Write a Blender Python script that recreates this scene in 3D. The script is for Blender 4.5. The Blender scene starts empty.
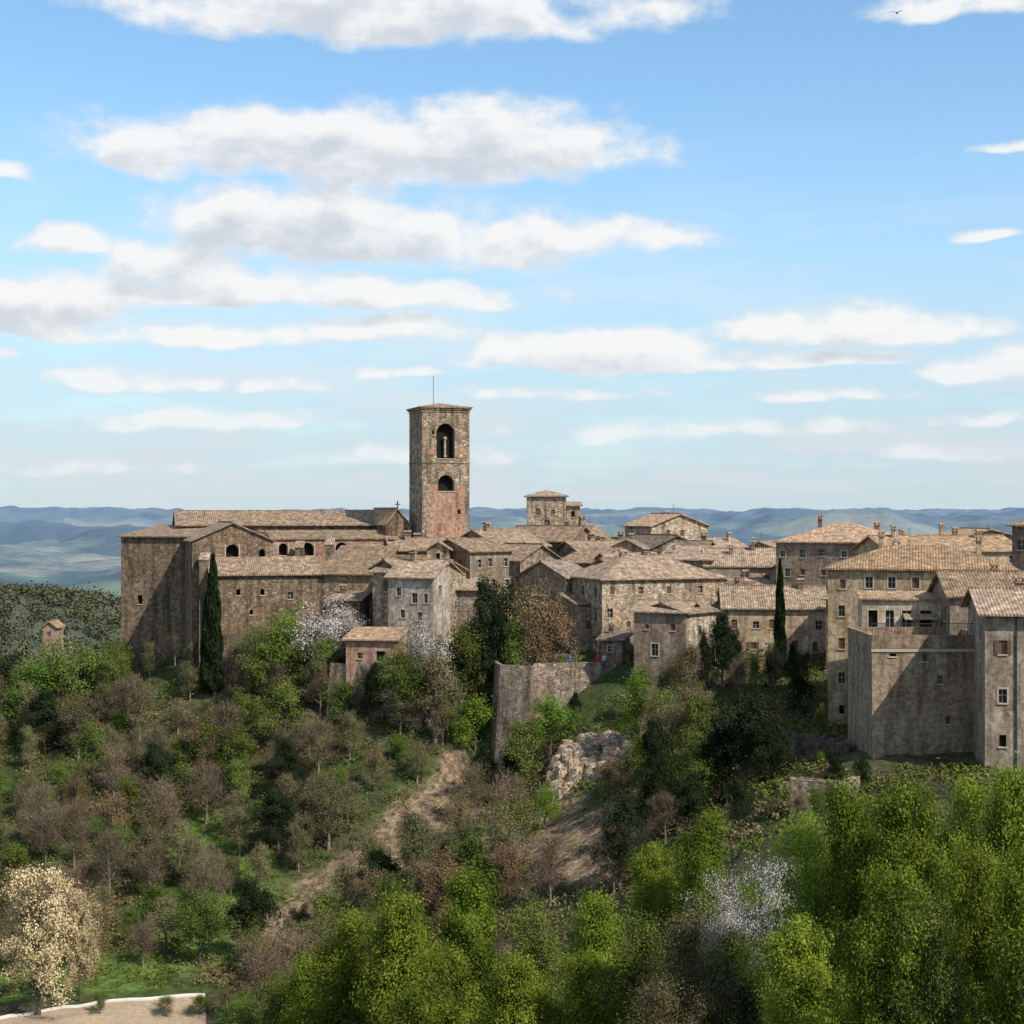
import bpy, math, random
import numpy as np
from mathutils import Vector
random.seed(7)
rs = np.random.RandomState(11)
F = 1600.0
def X(px, D): return (px-512.0)/F*D
def Z(py, D): return (512.0-py)/F*D
scene = bpy.context.scene
scene.view_settings.view_transform = 'Standard'
scene.view_settings.look = 'None'
scene.view_settings.exposure = 0
SUN = Vector((0.52, -0.46, 0.71)).normalized()

# ------------------------------------------------------------ noise / terrain
_tab = np.random.RandomState(3).rand(256, 256)
def vnoise(x, y):
    xi = np.floor(x).astype(int); yi = np.floor(y).astype(int)
    fx = x-xi; fy = y-yi
    fx = fx*fx*(3-2*fx); fy = fy*fy*(3-2*fy)
    a = _tab[xi % 256, yi % 256]; b = _tab[(xi+1) % 256, yi % 256]
    c = _tab[xi % 256, (yi+1) % 256]; d = _tab[(xi+1) % 256, (yi+1) % 256]
    return (a*(1-fx)+b*fx)*(1-fy)+(c*(1-fx)+d*fx)*fy
def fbm(x, y, o=4):
    s = 0; a = .5; t = 0
    for i in range(o):
        s = s+a*vnoise(x+17.3*i, y+9.1*i); t += a
        x = x*2.03; y = y*2.03; a *= .5
    return s/t
def sst(a, b, x):
    t = np.clip((x-a)/(b-a), 0, 1); return t*t*(3-2*t)

cp = []
def G(px, py, D): cp.append((X(px, D), D, Z(py, D)))
for a in [(-60,1018,128),(0,1018,127),(100,1010,128),(235,1004,130),(330,1010,130),
          (60,960,142),(200,950,144),(300,955,145),(0,850,165),(110,850,165),(200,840,165),
          (0,700,200),(100,705,199),(120,690,198),(205,650,192),(200,730,182),(300,645,190),(300,720,180),(300,850,160),
          (380,640,186),(380,700,178),(450,660,186),(450,760,170),(450,850,150),(400,900,142),
          (495,795,168),(560,735,166),(615,735,164),(540,830,150),(600,900,128),(480,900,135),
          (560,655,184),(640,672,172),(700,680,168),(700,800,135),(690,730,152),(790,765,132),(800,850,108),
          (900,778,121),(1000,772,118),(1100,765,118),(780,675,170),(830,730,145)]:
    G(*a)
cp += [(-15,205,-13),(0,205,-13),(25,205,-12),(50,200,-11),(75,190,-10),(0,235,-11),(30,240,-11),(60,235,-12),
       (-40,212,-14),(-25,240,-17),(-50,235,-26),(-75,235,-36),(-95,200,-36),(-120,160,-44),(-90,130,-43),
       (0,0,-1.8),(-20,0,-2),(20,0,-2),(0,-40,-1),(-50,0,-5),(50,0,-2),(0,18,-11),(0,45,-24),(0,75,-33),(0,100,-36),
       (-30,60,-32),(-40,90,-39),(22,55,-24),(25,80,-26),(45,80,-21),(45,100,-19),(25,20,-10),(-25,20,-12),
       (90,120,-14),(100,180,-12),(90,60,-14),(-90,60,-34),(30,290,-22),(-30,290,-36),(90,270,-22),(0,340,-45),(60,120,-19.5)]
cp = np.array(cp, float)
def _U(r2): return 0.5*r2*np.log(r2+1e-9)
_n = len(cp)
_K = _U(((cp[:, None, :2]-cp[None, :, :2])**2).sum(-1)) + np.eye(_n)*8.0
_P = np.c_[np.ones(_n), cp[:, :2]]
_A = np.block([[_K, _P], [_P.T, np.zeros((3, 3))]])
_w = np.linalg.solve(_A, np.r_[cp[:, 2], 0, 0, 0])
def height(x, y):
    x = np.atleast_1d(np.asarray(x, float)); y = np.atleast_1d(np.asarray(y, float))
    sh = x.shape; x = x.ravel(); y = y.ravel()
    z = np.zeros(len(x))
    for s in range(0, len(x), 20000):
        xx = x[s:s+20000]; yy = y[s:s+20000]
        xc = np.clip(xx, -170, 170); yc = np.clip(yy, -80, 380)
        r2 = (xc[:, None]-cp[None, :, 0])**2+(yc[:, None]-cp[None, :, 1])**2
        z[s:s+20000] = _U(r2)@_w[:_n]+_w[_n]+_w[_n+1]*xc+_w[_n+2]*yc
    z = np.clip(z, -60, 5)
    z += (fbm(x/9, y/9, 4)-.5)*2.2*sst(60, 110, np.hypot(x, y))
    d = np.hypot(x, y)
    far = -92 + 0*x
    far += 50*np.exp(-(((x+300)/210)**2+((y-850)/130)**2))
    far += 24*np.exp(-(((x+150)/160)**2+((y-620)/90)**2))
    far -= 38*sst(900, 1700, d)
    far += 75*sst(1800, 9500, d)
    rid = 1-np.abs(2*fbm(x/1500+5.2, y/1500+3.1, 6)-1)
    far += (rid-.72)*260*sst(1500, 6500, d)
    far += (fbm(x/520+2, y/620+7, 5)-.5)*150*sst(1100, 3000, d)*(1-.45*sst(4500, 8000, d))
    far += (fbm(x/60, y/60, 3)-.5)*12
    r = np.hypot(x, y-130)
    m = sst(150, 420, r)
    return (z*(1-m)+far*m).reshape(sh)
def gz(x, y): return float(height([x], [y])[0])

# ------------------------------------------------------------ material helpers
def newmat(name):
    m = bpy.data.materials.new(name); m.use_nodes = True
    nt = m.node_tree
    for n in list(nt.nodes): nt.nodes.remove(n)
    return m, nt
class NT:
    def __init__(s, nt): s.nt = nt
    def n(s, t, **k):
        nd = s.nt.nodes.new(t)
        for a, b in k.items(): setattr(nd, a, b)
        return nd
    def set(s, sock, v):
        if isinstance(v, bpy.types.NodeSocket): s.nt.links.new(v, sock)
        elif v is not None: sock.default_value = v
    def math(s, op, a, b=None, c=None, clamp=False):
        nd = s.n('ShaderNodeMath', operation=op); nd.use_clamp = clamp
        s.set(nd.inputs[0], a); s.set(nd.inputs[1], b); s.set(nd.inputs[2], c)
        return nd.outputs[0]
    def vm(s, op, a, b=None, c=None):
        nd = s.n('ShaderNodeVectorMath', operation=op)
        s.set(nd.inputs[0], a); s.set(nd.inputs[1], b); s.set(nd.inputs[2], c)
        return nd.outputs['Value'] if op in ('DOT_PRODUCT', 'LENGTH') else nd.outputs[0]
    def mix(s, f, a, b, mode='MIX'):
        nd = s.n('ShaderNodeMix', data_type='RGBA', blend_type=mode)
        s.set(nd.inputs[0], f); s.set(nd.inputs[6], a); s.set(nd.inputs[7], b)
        return nd.outputs[2]
    def noise(s, v, sc, det=4, ro=.55, col=False, dim='3D'):
        nd = s.n('ShaderNodeTexNoise', noise_dimensions=dim); s.set(nd.inputs['Vector'], v)
        nd.inputs['Scale'].default_value = sc; nd.inputs['Detail'].default_value = det
        nd.inputs['Roughness'].default_value = ro
        return nd.outputs['Color'] if col else nd.outputs['Fac']
    def mr(s, v, a, b, c=0., d=1., smooth=False):
        nd = s.n('ShaderNodeMapRange'); nd.clamp = True
        if smooth: nd.interpolation_type = 'SMOOTHSTEP'
        s.set(nd.inputs[0], v)
        for i, q in enumerate((a, b, c, d)): s.set(nd.inputs[i+1], q)
        return nd.outputs[0]
    def objvar(s, col, lo=.8, hi=1.12, warm=.02):
        r = s.n('ShaderNodeObjectInfo').outputs['Random']
        a = s.mix(r, (lo, lo*(1-warm*.3), lo*(1-warm), 1), (hi, hi*1.01, hi*1.05, 1))
        return s.mix(1., col, a, 'MULTIPLY')
def c4(c): return (c[0], c[1], c[2], 1.)
def finish(N, col, rough=.9, bump=None, bstr=.4, bdist=.05, spec=.2):
    p = N.n('ShaderNodeBsdfPrincipled'); N.set(p.inputs['Base Color'], col)
    N.set(p.inputs['Roughness'], rough)
    p.inputs['Specular IOR Level'].default_value = spec
    if bump is not None:
        b = N.n('ShaderNodeBump'); b.inputs['Strength'].default_value = bstr
        b.inputs['Distance'].default_value = bdist
        N.set(b.inputs['Height'], bump); N.set(p.inputs['Normal'], b.outputs[0])
    o = N.n('ShaderNodeOutputMaterial'); N.set(o.inputs[0], p.outputs[0])

def stone_mat(name, c1, c2, c3, sx=2.3, sy=4.2, mortar=.4, patch=.65):
    m, nt = newmat(name); N = NT(nt)
    uv = N.n('ShaderNodeUVMap').outputs[0]
    w = N.noise(uv, 1.7, 2, .5, True, '2D')
    uvw = N.vm('ADD', uv, N.vm('MULTIPLY', N.vm('SUBTRACT', w, (.5, .5, .5)), (.3, .2, 0)))
    sc = N.vm('MULTIPLY', uvw, (sx, sy, 1))
    vo = N.n('ShaderNodeTexVoronoi', voronoi_dimensions='2D'); N.set(vo.inputs['Vector'], sc); vo.inputs['Scale'].default_value = 1
    ve = N.n('ShaderNodeTexVoronoi', voronoi_dimensions='2D', feature='DISTANCE_TO_EDGE'); N.set(ve.inputs['Vector'], sc); ve.inputs['Scale'].default_value = 1
    cell = N.n('ShaderNodeSeparateColor'); N.set(cell.inputs[0], vo.outputs['Color'])
    col = N.mix(N.mr(cell.outputs[0], .1, .9), c4([q*.85 for q in c1]), c4([q*1.08 for q in c2]))
    big = N.mr(N.noise(uv, .33, 5, .65, False, '2D'), .42, .6)
    col = N.mix(N.math('MULTIPLY', big, patch), col, c4(c3))
    warm = N.mr(N.noise(N.vm('ADD', uv, (31, 7, 0)), .21, 4, .6, False, '2D'), .47, .66)
    col = N.mix(N.math('MULTIPLY', warm, .45), col, (c2[0]*.86, c2[1]*.68, c2[2]*.54, 1))
    st = N.noise(N.vm('MULTIPLY', uv, (1.0, .16, 1)), 1, 4, .65, False, '2D')
    col = N.mix(N.mr(st, .46, .68, 0, .85), col, c4([c1[0]*.42, c1[1]*.38, c1[2]*.36]))
    fine = N.noise(uv, 1.9, 5, .72, False, '2D')
    col = N.mix(1., col, N.mix(N.mr(fine, .34, .66), (.56, .53, .50, 1), (1.35, 1.35, 1.32, 1)), 'MULTIPLY')
    edge = N.mr(ve.outputs['Distance'], 0., .12)
    col = N.mix(N.math('MULTIPLY', N.math('SUBTRACT', 1., edge), mortar), col, c4([q*.45 for q in c1]))
    col = N.objvar(col)
    h = N.math('ADD', N.math('MULTIPLY', edge, .6), N.math('MULTIPLY', cell.outputs[1], .6))
    h = N.math('ADD', h, fine)
    finish(N, col, .93, h, .8, .1)
    return m
def plaster_mat(name, c1, c2, stain=.8):
    m, nt = newmat(name); N = NT(nt)
    uv = N.n('ShaderNodeUVMap').outputs[0]
    big = N.mr(N.noise(uv, .4, 6, .7, False, '2D'), .42, .6)
    col = N.mix(big, c4(c1), c4([q*.82 for q in c2]))
    pt = N.mr(N.noise(N.vm('ADD', uv, (13, 3, 0)), .45, 6, .65, False, '2D'), .52, .55)
    vo = N.n('ShaderNodeTexVoronoi', voronoi_dimensions='2D'); N.set(vo.inputs['Vector'], N.vm('MULTIPLY', uv, (2.6, 4.4, 1))); vo.inputs['Scale'].default_value = 1
    cell = N.n('ShaderNodeSeparateColor'); N.set(cell.inputs[0], vo.outputs['Color'])
    rub = N.mix(cell.outputs[0], c4([c1[0]*.45, c1[1]*.40, c1[2]*.36]), c4([c1[0]*.92, c1[1]*.79, c1[2]*.68]))
    col = N.mix(N.math('MULTIPLY', pt, .8), col, rub)
    st = N.noise(N.vm('MULTIPLY', uv, (1.4, .16, 1)), 1, 5, .65, False, '2D')
    col = N.mix(N.mr(st, .44, .68, 0, stain), col, c4([c1[0]*.42, c1[1]*.38, c1[2]*.34]))
    fine = N.noise(uv, 2.2, 5, .75, False, '2D')
    col = N.mix(1., col, N.mix(N.mr(fine, .32, .68), (.6, .58, .55, 1), (1.28, 1.28, 1.28, 1)), 'MULTIPLY')
    col = N.objvar(col)
    finish(N, col, .92, fine, .5, .04)
    return m
def brick_mat(name, c1, c2):
    m, nt = newmat(name); N = NT(nt)
    uv = N.n('ShaderNodeUVMap').outputs[0]
    b = N.n('ShaderNodeTexBrick'); N.set(b.inputs['Vector'], uv)
    b.inputs['Scale'].default_value = 1; b.inputs['Brick Width'].default_value = .5; b.inputs['Row Height'].default_value = .16
    b.inputs['Mortar Size'].default_value = .015; b.inputs['Bias'].default_value = 0
    b.inputs['Color1'].default_value = c4(c1); b.inputs['Color2'].default_value = c4(c2); b.inputs['Mortar'].default_value = c4([q*.6+.06 for q in c1])
    big = N.mr(N.noise(uv, .4, 6, .7, False, '2D'), .42, .62)
    col = N.mix(N.math('MULTIPLY', big, .55), b.outputs[0], (c2[0]*.9, c2[1]*1.02, c2[2]*1.02, 1))
    st = N.noise(N.vm('MULTIPLY', uv, (1.1, .2, 1)), 1, 5, .6, False, '2D')
    col = N.mix(N.mr(st, .44, .7, 0, .75), col, c4([q*.4 for q in c1]))
    fine = N.noise(uv, 2.2, 5, .75, False, '2D')
    col = N.mix(1., col, N.mix(N.mr(fine, .32, .68), (.56, .54, .52, 1), (1.34, 1.32, 1.3, 1)), 'MULTIPLY')
    finish(N, col, .92, fine, .7, .07)
    return m
def roof_mat(name, c1, c2, c3):
    m, nt = newmat(name); N = NT(nt)
    uv = N.n('ShaderNodeUVMap').outputs[0]
    sc = N.vm('MULTIPLY', uv, (1/.26, 1/.45, 1))
    fl = N.vm('FLOOR', sc)
    wn = N.n('ShaderNodeTexWhiteNoise', noise_dimensions='2D'); N.set(wn.inputs['Vector'], fl)
    col = N.mix(N.mr(wn.outputs[0], 0, 1), c4([q*.82 for q in c1]), c4([q*1.1 for q in c2]))
    big = N.mr(N.noise(uv, .45, 6, .7, False, '2D'), .42, .6)
    col = N.mix(N.math('MULTIPLY', big, .75), col, c4(c3))
    lich = N.mr(N.noise(N.vm('ADD', uv, (5, 50, 0)), .9, 5, .7, False, '2D'), .50, .64)
    col = N.mix(N.math('MULTIPLY', lich, .7), col, c4([c3[0]*.48, c3[1]*.5, c3[2]*.5]))
    fine = N.noise(uv, 1.6, 5, .7, False, '2D')
    col = N.mix(1., col, N.mix(N.mr(fine, .34, .66), (.6, .58, .56, 1), (1.32, 1.3, 1.26, 1)), 'MULTIPLY')
    fx = N.vm('FRACTION', sc); sp = N.n('ShaderNodeSeparateXYZ'); N.set(sp.inputs[0], fx)
    arch = N.math('SINE', N.math('MULTIPLY', sp.outputs[0], math.pi))
    col = N.mix(N.mr(arch, 0, .5, .7, 0), col, c4([q*.3 for q in c3]))
    col = N.objvar(col, .68, 1.12, .12)
    h = N.math('ADD', N.math('MULTIPLY', arch, .8), N.math('MULTIPLY', sp.outputs[1], .35))
    finish(N, col, .9, N.math('ADD', h, fine), .7, .08)
    return m
def simple_mat(name, c, rough=.7, spec=.3, var=.25, metal=0):
    m, nt = newmat(name); N = NT(nt)
    g = N.n('ShaderNodeNewGeometry').outputs['Position']
    f = N.noise(g, 3, 4, .6)
    col = N.mix(f, c4([q*(1-var) for q in c]), c4([min(1, q*(1+var)) for q in c]))
    finish(N, col, rough, f, .2, .02, spec)
    return m

M = {}
M['church'] = stone_mat('church_stone', (.215,.155,.105), (.35,.26,.18), (.24,.17,.11))
M['tan'] = stone_mat('tan_rubble_stone', (.33,.25,.17), (.58,.47,.345), (.42,.32,.215))
M['grey'] = stone_mat('grey_rubble_stone', (.235,.185,.14), (.42,.34,.26), (.31,.24,.175))
M['dark'] = stone_mat('dark_old_stone', (.12,.092,.068), (.24,.19,.14), (.165,.125,.09))
M['light'] = stone_mat('light_quoin_stone', (.46,.38,.285), (.72,.63,.49), (.52,.42,.30))
M['tower'] = stone_mat('tower_stone', (.28,.215,.15), (.54,.44,.325), (.36,.27,.185), 1.7, 2.7, .5, .5)
M['brick'] = brick_mat('red_brick', (.38,.195,.13), (.48,.29,.20))
M['bbrick'] = brick_mat('brown_brick', (.27,.185,.12), (.39,.28,.19))
M['pl_y'] = plaster_mat('ochre_plaster', (.60,.47,.30), (.49,.37,.24))
M['pl_c'] = plaster_mat('cream_plaster', (.68,.57,.41), (.56,.45,.31))
M['pl_g'] = plaster_mat('grey_plaster', (.47,.41,.335), (.37,.305,.24))
M['pl_b'] = plaster_mat('brown_plaster', (.33,.25,.18), (.27,.20,.14))
M['pl_t'] = plaster_mat('taupe_plaster', (.40,.325,.245), (.32,.25,.185))
M['pl_p'] = plaster_mat('pink_plaster', (.55,.36,.26), (.47,.34,.245))
M['r1'] = roof_mat('weathered_tiles', (.36,.24,.155), (.51,.365,.255), (.32,.245,.175))
M['r2'] = roof_mat('orange_tiles', (.46,.26,.14), (.55,.375,.23), (.38,.27,.175))
M['r3'] = roof_mat('grey_tiles', (.26,.19,.14), (.38,.29,.215), (.225,.18,.135))
M['glass'] = simple_mat('window_glass', (.03,.035,.04), .15, .5)
M['void'] = simple_mat('dark_interior', (.018,.015,.013), .9, .1)
M['shut'] = simple_mat('brown_shutter', (.13,.075,.045), .7)
M['shg'] = simple_mat('green_shutter', (.06,.085,.06), .7)
M['frame'] = simple_mat('window_frame_paint', (.40,.37,.32), .6)
M['trim'] = simple_mat('pale_stone_trim', (.44,.36,.27), .9)
M['iron'] = simple_mat('dark_iron', (.04,.04,.04), .5)

# ------------------------------------------------------------ mesh builder
class MB:
    def __init__(s): s.v=[]; s.f=[]; s.m=[]; s.uv=[]
    def poly(s, pts, mat, uvs=None):
        i = len(s.v); s.v += [tuple(p) for p in pts]; s.f.append(tuple(range(i, i+len(pts))))
        s.m.append(mat)
        if uvs is None:
            n = (Vector(pts[1])-Vector(pts[0])).cross(Vector(pts[2])-Vector(pts[0]))
            if n.length < 1e-9: n = Vector((0, 0, 1))
            n.normalize()
            if abs(n.z) > .98: u = Vector((1, 0, 0)); w = Vector((0, 1, 0))
            else:
                u = Vector((0, 0, 1)).cross(n).normalized(); w = n.cross(u)
            uvs = [(Vector(p).dot(u), Vector(p).dot(w)) for p in pts]
        s.uv += uvs
    def box(s, x0, x1, y0, y1, z0, z1, mat):
        p = lambda a, b, c: (a, b, c)
        s.poly([p(x0,y0,z0),p(x1,y0,z0),p(x1,y0,z1),p(x0,y0,z1)], mat)
        s.poly([p(x1,y1,z0),p(x0,y1,z0),p(x0,y1,z1),p(x1,y1,z1)], mat)
        s.poly([p(x0,y1,z0),p(x0,y0,z0),p(x0,y0,z1),p(x0,y1,z1)], mat)
        s.poly([p(x1,y0,z0),p(x1,y1,z0),p(x1,y1,z1),p(x1,y0,z1)], mat)
        s.poly([p(x0,y0,z1),p(x1,y0,z1),p(x1,y1,z1),p(x0,y1,z1)], mat)
        s.poly([p(x0,y1,z0),p(x1,y1,z0),p(x1,y0,z0),p(x0,y0,z0)], mat)
    def slab(s, pts, mat, t=.16):
        n = (Vector(pts[1])-Vector(pts[0])).cross(Vector(pts[2])-Vector(pts[0]))
        if n.z < 0: pts = pts[::-1]
        top = [(p[0], p[1], p[2]+t) for p in pts]
        s.poly(top, mat); s.poly(pts[::-1], mat)
        k = len(pts)
        for i in range(k):
            j = (i+1) % k
            s.poly([pts[i], pts[j], top[j], top[i]], mat)
    def obj(s, name, loc=(0,0,0), rot=0, parent=None, uvo=(0,0)):
        me = bpy.data.meshes.new(name); me.from_pydata(s.v, [], s.f)
        used = sorted(set(s.m)); idx = {k: i for i, k in enumerate(used)}
        for k in used: me.materials.append(M[k])
        me.polygons.foreach_set('material_index', [idx[k] for k in s.m])
        uvl = me.uv_layers.new(name='UVMap')
        a = np.array(s.uv, dtype=np.float32)+np.array(uvo, dtype=np.float32)
        uvl.data.foreach_set('uv', a.ravel())
        o = bpy.data.objects.new(name, me); scene.collection.objects.link(o)
        o.location = loc; o.rotation_euler = (0, 0, rot)
        if parent: o.parent = parent
        return o

def facade(mb, o, eu, inn, w, z0, z1, wins, mat, matfn=None, su=(), sz=()):
    o = Vector(o); eu = Vector(eu); inn = Vector(inn)
    P = lambda u, z, d=0.: tuple(o+eu*u+inn*d+Vector((0, 0, z)))
    rec = []
    for (u, z, ww, hh, k) in wins:
        a, b, c, d = u-ww/2, u+ww/2, z-hh/2, z+hh/2
        if a < .1 or b > w-.1 or d > z1-.1 or c < z0+.1: continue
        if any(not (b < r[0]-.05 or a > r[1]+.05 or d < r[2]-.05 or c > r[3]+.05) for r in rec): continue
        rec.append((a, b, c, d, k))
    us = sorted(set([0, w]+[r[0] for r in rec]+[r[1] for r in rec]+[q for q in su if 0 < q < w]))
    zs = sorted(set([z0, z1]+[r[2] for r in rec]+[r[3] for r in rec]+[q for q in sz if z0 < q < z1]))
    for i in range(len(us)-1):
        for j in range(len(zs)-1):
            um = (us[i]+us[i+1])/2; zm = (zs[j]+zs[j+1])/2
            if any(r[0] < um < r[1] and r[2] < zm < r[3] for r in rec): continue
            mm = matfn(um, zm) if matfn else mat
            a, b, c, d = us[i], us[i+1], zs[j], zs[j+1]
            mb.poly([P(a,c),P(b,c),P(b,d),P(a,d)], mm, [(a,c),(b,c),(b,d),(a,d)])
    for (a, b, c, d, k) in rec:
        mm = matfn((a+b)/2, (c+d)/2) if matfn else mat
        dep = .25
        if 'deep' in k: dep = .9
        if 'shut' in k or 'shg' in k: dep = .1
        pm = 'void' if ('deep' in k or 'void' in k) else ('shut' if 'shut' in k else 'shg' if 'shg' in k else 'glass')
        mb.poly([P(a,c),P(a,d),P(a,d,dep),P(a,c,dep)], mm); mb.poly([P(b,c,dep),P(b,d,dep),P(b,d),P(b,c)], mm)
        mb.poly([P(a,c),P(a,c,dep),P(b,c,dep),P(b,c)], 'trim'); mb.poly([P(a,d,dep),P(a,d),P(b,d),P(b,d,dep)], mm)
        mb.poly([P(a,c,dep),P(b,c,dep),P(b,d,dep),P(a,d,dep)], pm)
        if 'arch' in k:
            r = (b-a)/2; uc = (a+b)/2; zc = d-r
            arc = [(uc-r*math.cos(t*math.pi/16), zc+r*math.sin(t*math.pi/16)) for t in range(17)]
            for q in range(8):
                mb.poly([P(a,d), P(*arc[q]), P(*arc[q+1])], mm); mb.poly([P(b,d), P(*arc[8+q]), P(*arc[9+q])], mm)
                mb.poly([P(*arc[q]),P(*arc[q+1]),P(arc[q+1][0],arc[q+1][1],dep),P(arc[q][0],arc[q][1],dep)], mm)
                mb.poly([P(*arc[8+q]),P(*arc[9+q]),P(arc[9+q][0],arc[9+q][1],dep),P(arc[8+q][0],arc[8+q][1],dep)], mm)
        def strip(u0, u1, s0, s1, d0, d1, m2):
            q = [P(u0,s0,d0),P(u1,s0,d0),P(u1,s1,d0),P(u0,s1,d0)]; q2 = [P(u0,s0,d1),P(u1,s0,d1),P(u1,s1,d1),P(u0,s1,d1)]
            mb.poly(q, m2)
            for e in range(4):
                f = (e+1) % 4; mb.poly([q[e], q2[e], q2[f], q[f]], m2)
        if pm == 'glass':
            t = .05; uc = (a+b)/2; zc = c+(d-c)*.55
            strip(uc-t/2, uc+t/2, c, d, dep-.05, dep-.002, 'frame')
            strip(a, uc-t/2, zc-t/2, zc+t/2, dep-.05, dep-.002, 'frame'); strip(uc+t/2, b, zc-t/2, zc+t/2, dep-.05, dep-.002, 'frame')
        if pm in ('shut', 'shg'):
            uc = (a+b)/2; strip(uc-.02, uc+.02, c, d, dep-.02, dep-.001, 'void')
        if 'open' in k:
            sw = (b-a)/2
            strip(a-sw, a-.02, c, d, -.07, -.01, 'shut'); strip(b+.02, b+sw, c, d, -.07, -.01, 'shut')
        if 'trim' in k:
            t = .13
            strip(a-t, a, c, d, -.035, .0, 'trim'); strip(b, b+t, c, d, -.035, .0, 'trim')
            if 'arch' not in k: strip(a-t, b+t, d, d+t, -.035, 0, 'trim')
        strip(a-.1, b+.1, c-.1, c, -.08, .0, 'trim')

def chimney(mb, x, y, zb, zt, s=.35, mat='brick'):
    mb.box(x-s, x+s, y-s*.8, y+s*.8, zb, zt, mat)
    mb.box(x-s-.1, x+s+.1, y-s*.8-.1, y+s*.8+.1, zt+.003, zt+.1, 'r1')
    for dx in (-s+.08, s-.08):
        mb.box(x+dx-.07, x+dx+.07, y-.15, y+.15, zt+.103, zt+.32, mat)
    mb.slab([(x-s-.12,y-s,zt+.33),(x+s+.12,y-s,zt+.33),(x+s+.12,y,zt+.5),(x-s-.12,y,zt+.5)], 'r1', .07)
    mb.slab([(x-s-.12,y+.001,zt+.5),(x+s+.12,y+.001,zt+.5),(x+s+.12,y+s,zt+.33),(x-s-.12,y+s,zt+.33)], 'r1', .07)
def aerial(mb, x, y, zb, h):
    mb.box(x-.015, x+.015, y-.015, y+.015, zb, zb+h, 'iron')
    for k in range(4): mb.box(x-.3+k*.04, x+.3-k*.04, y+.03, y+.045, zb+h-.12-k*.18, zb+h-.105-k*.18, 'iron')

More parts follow.
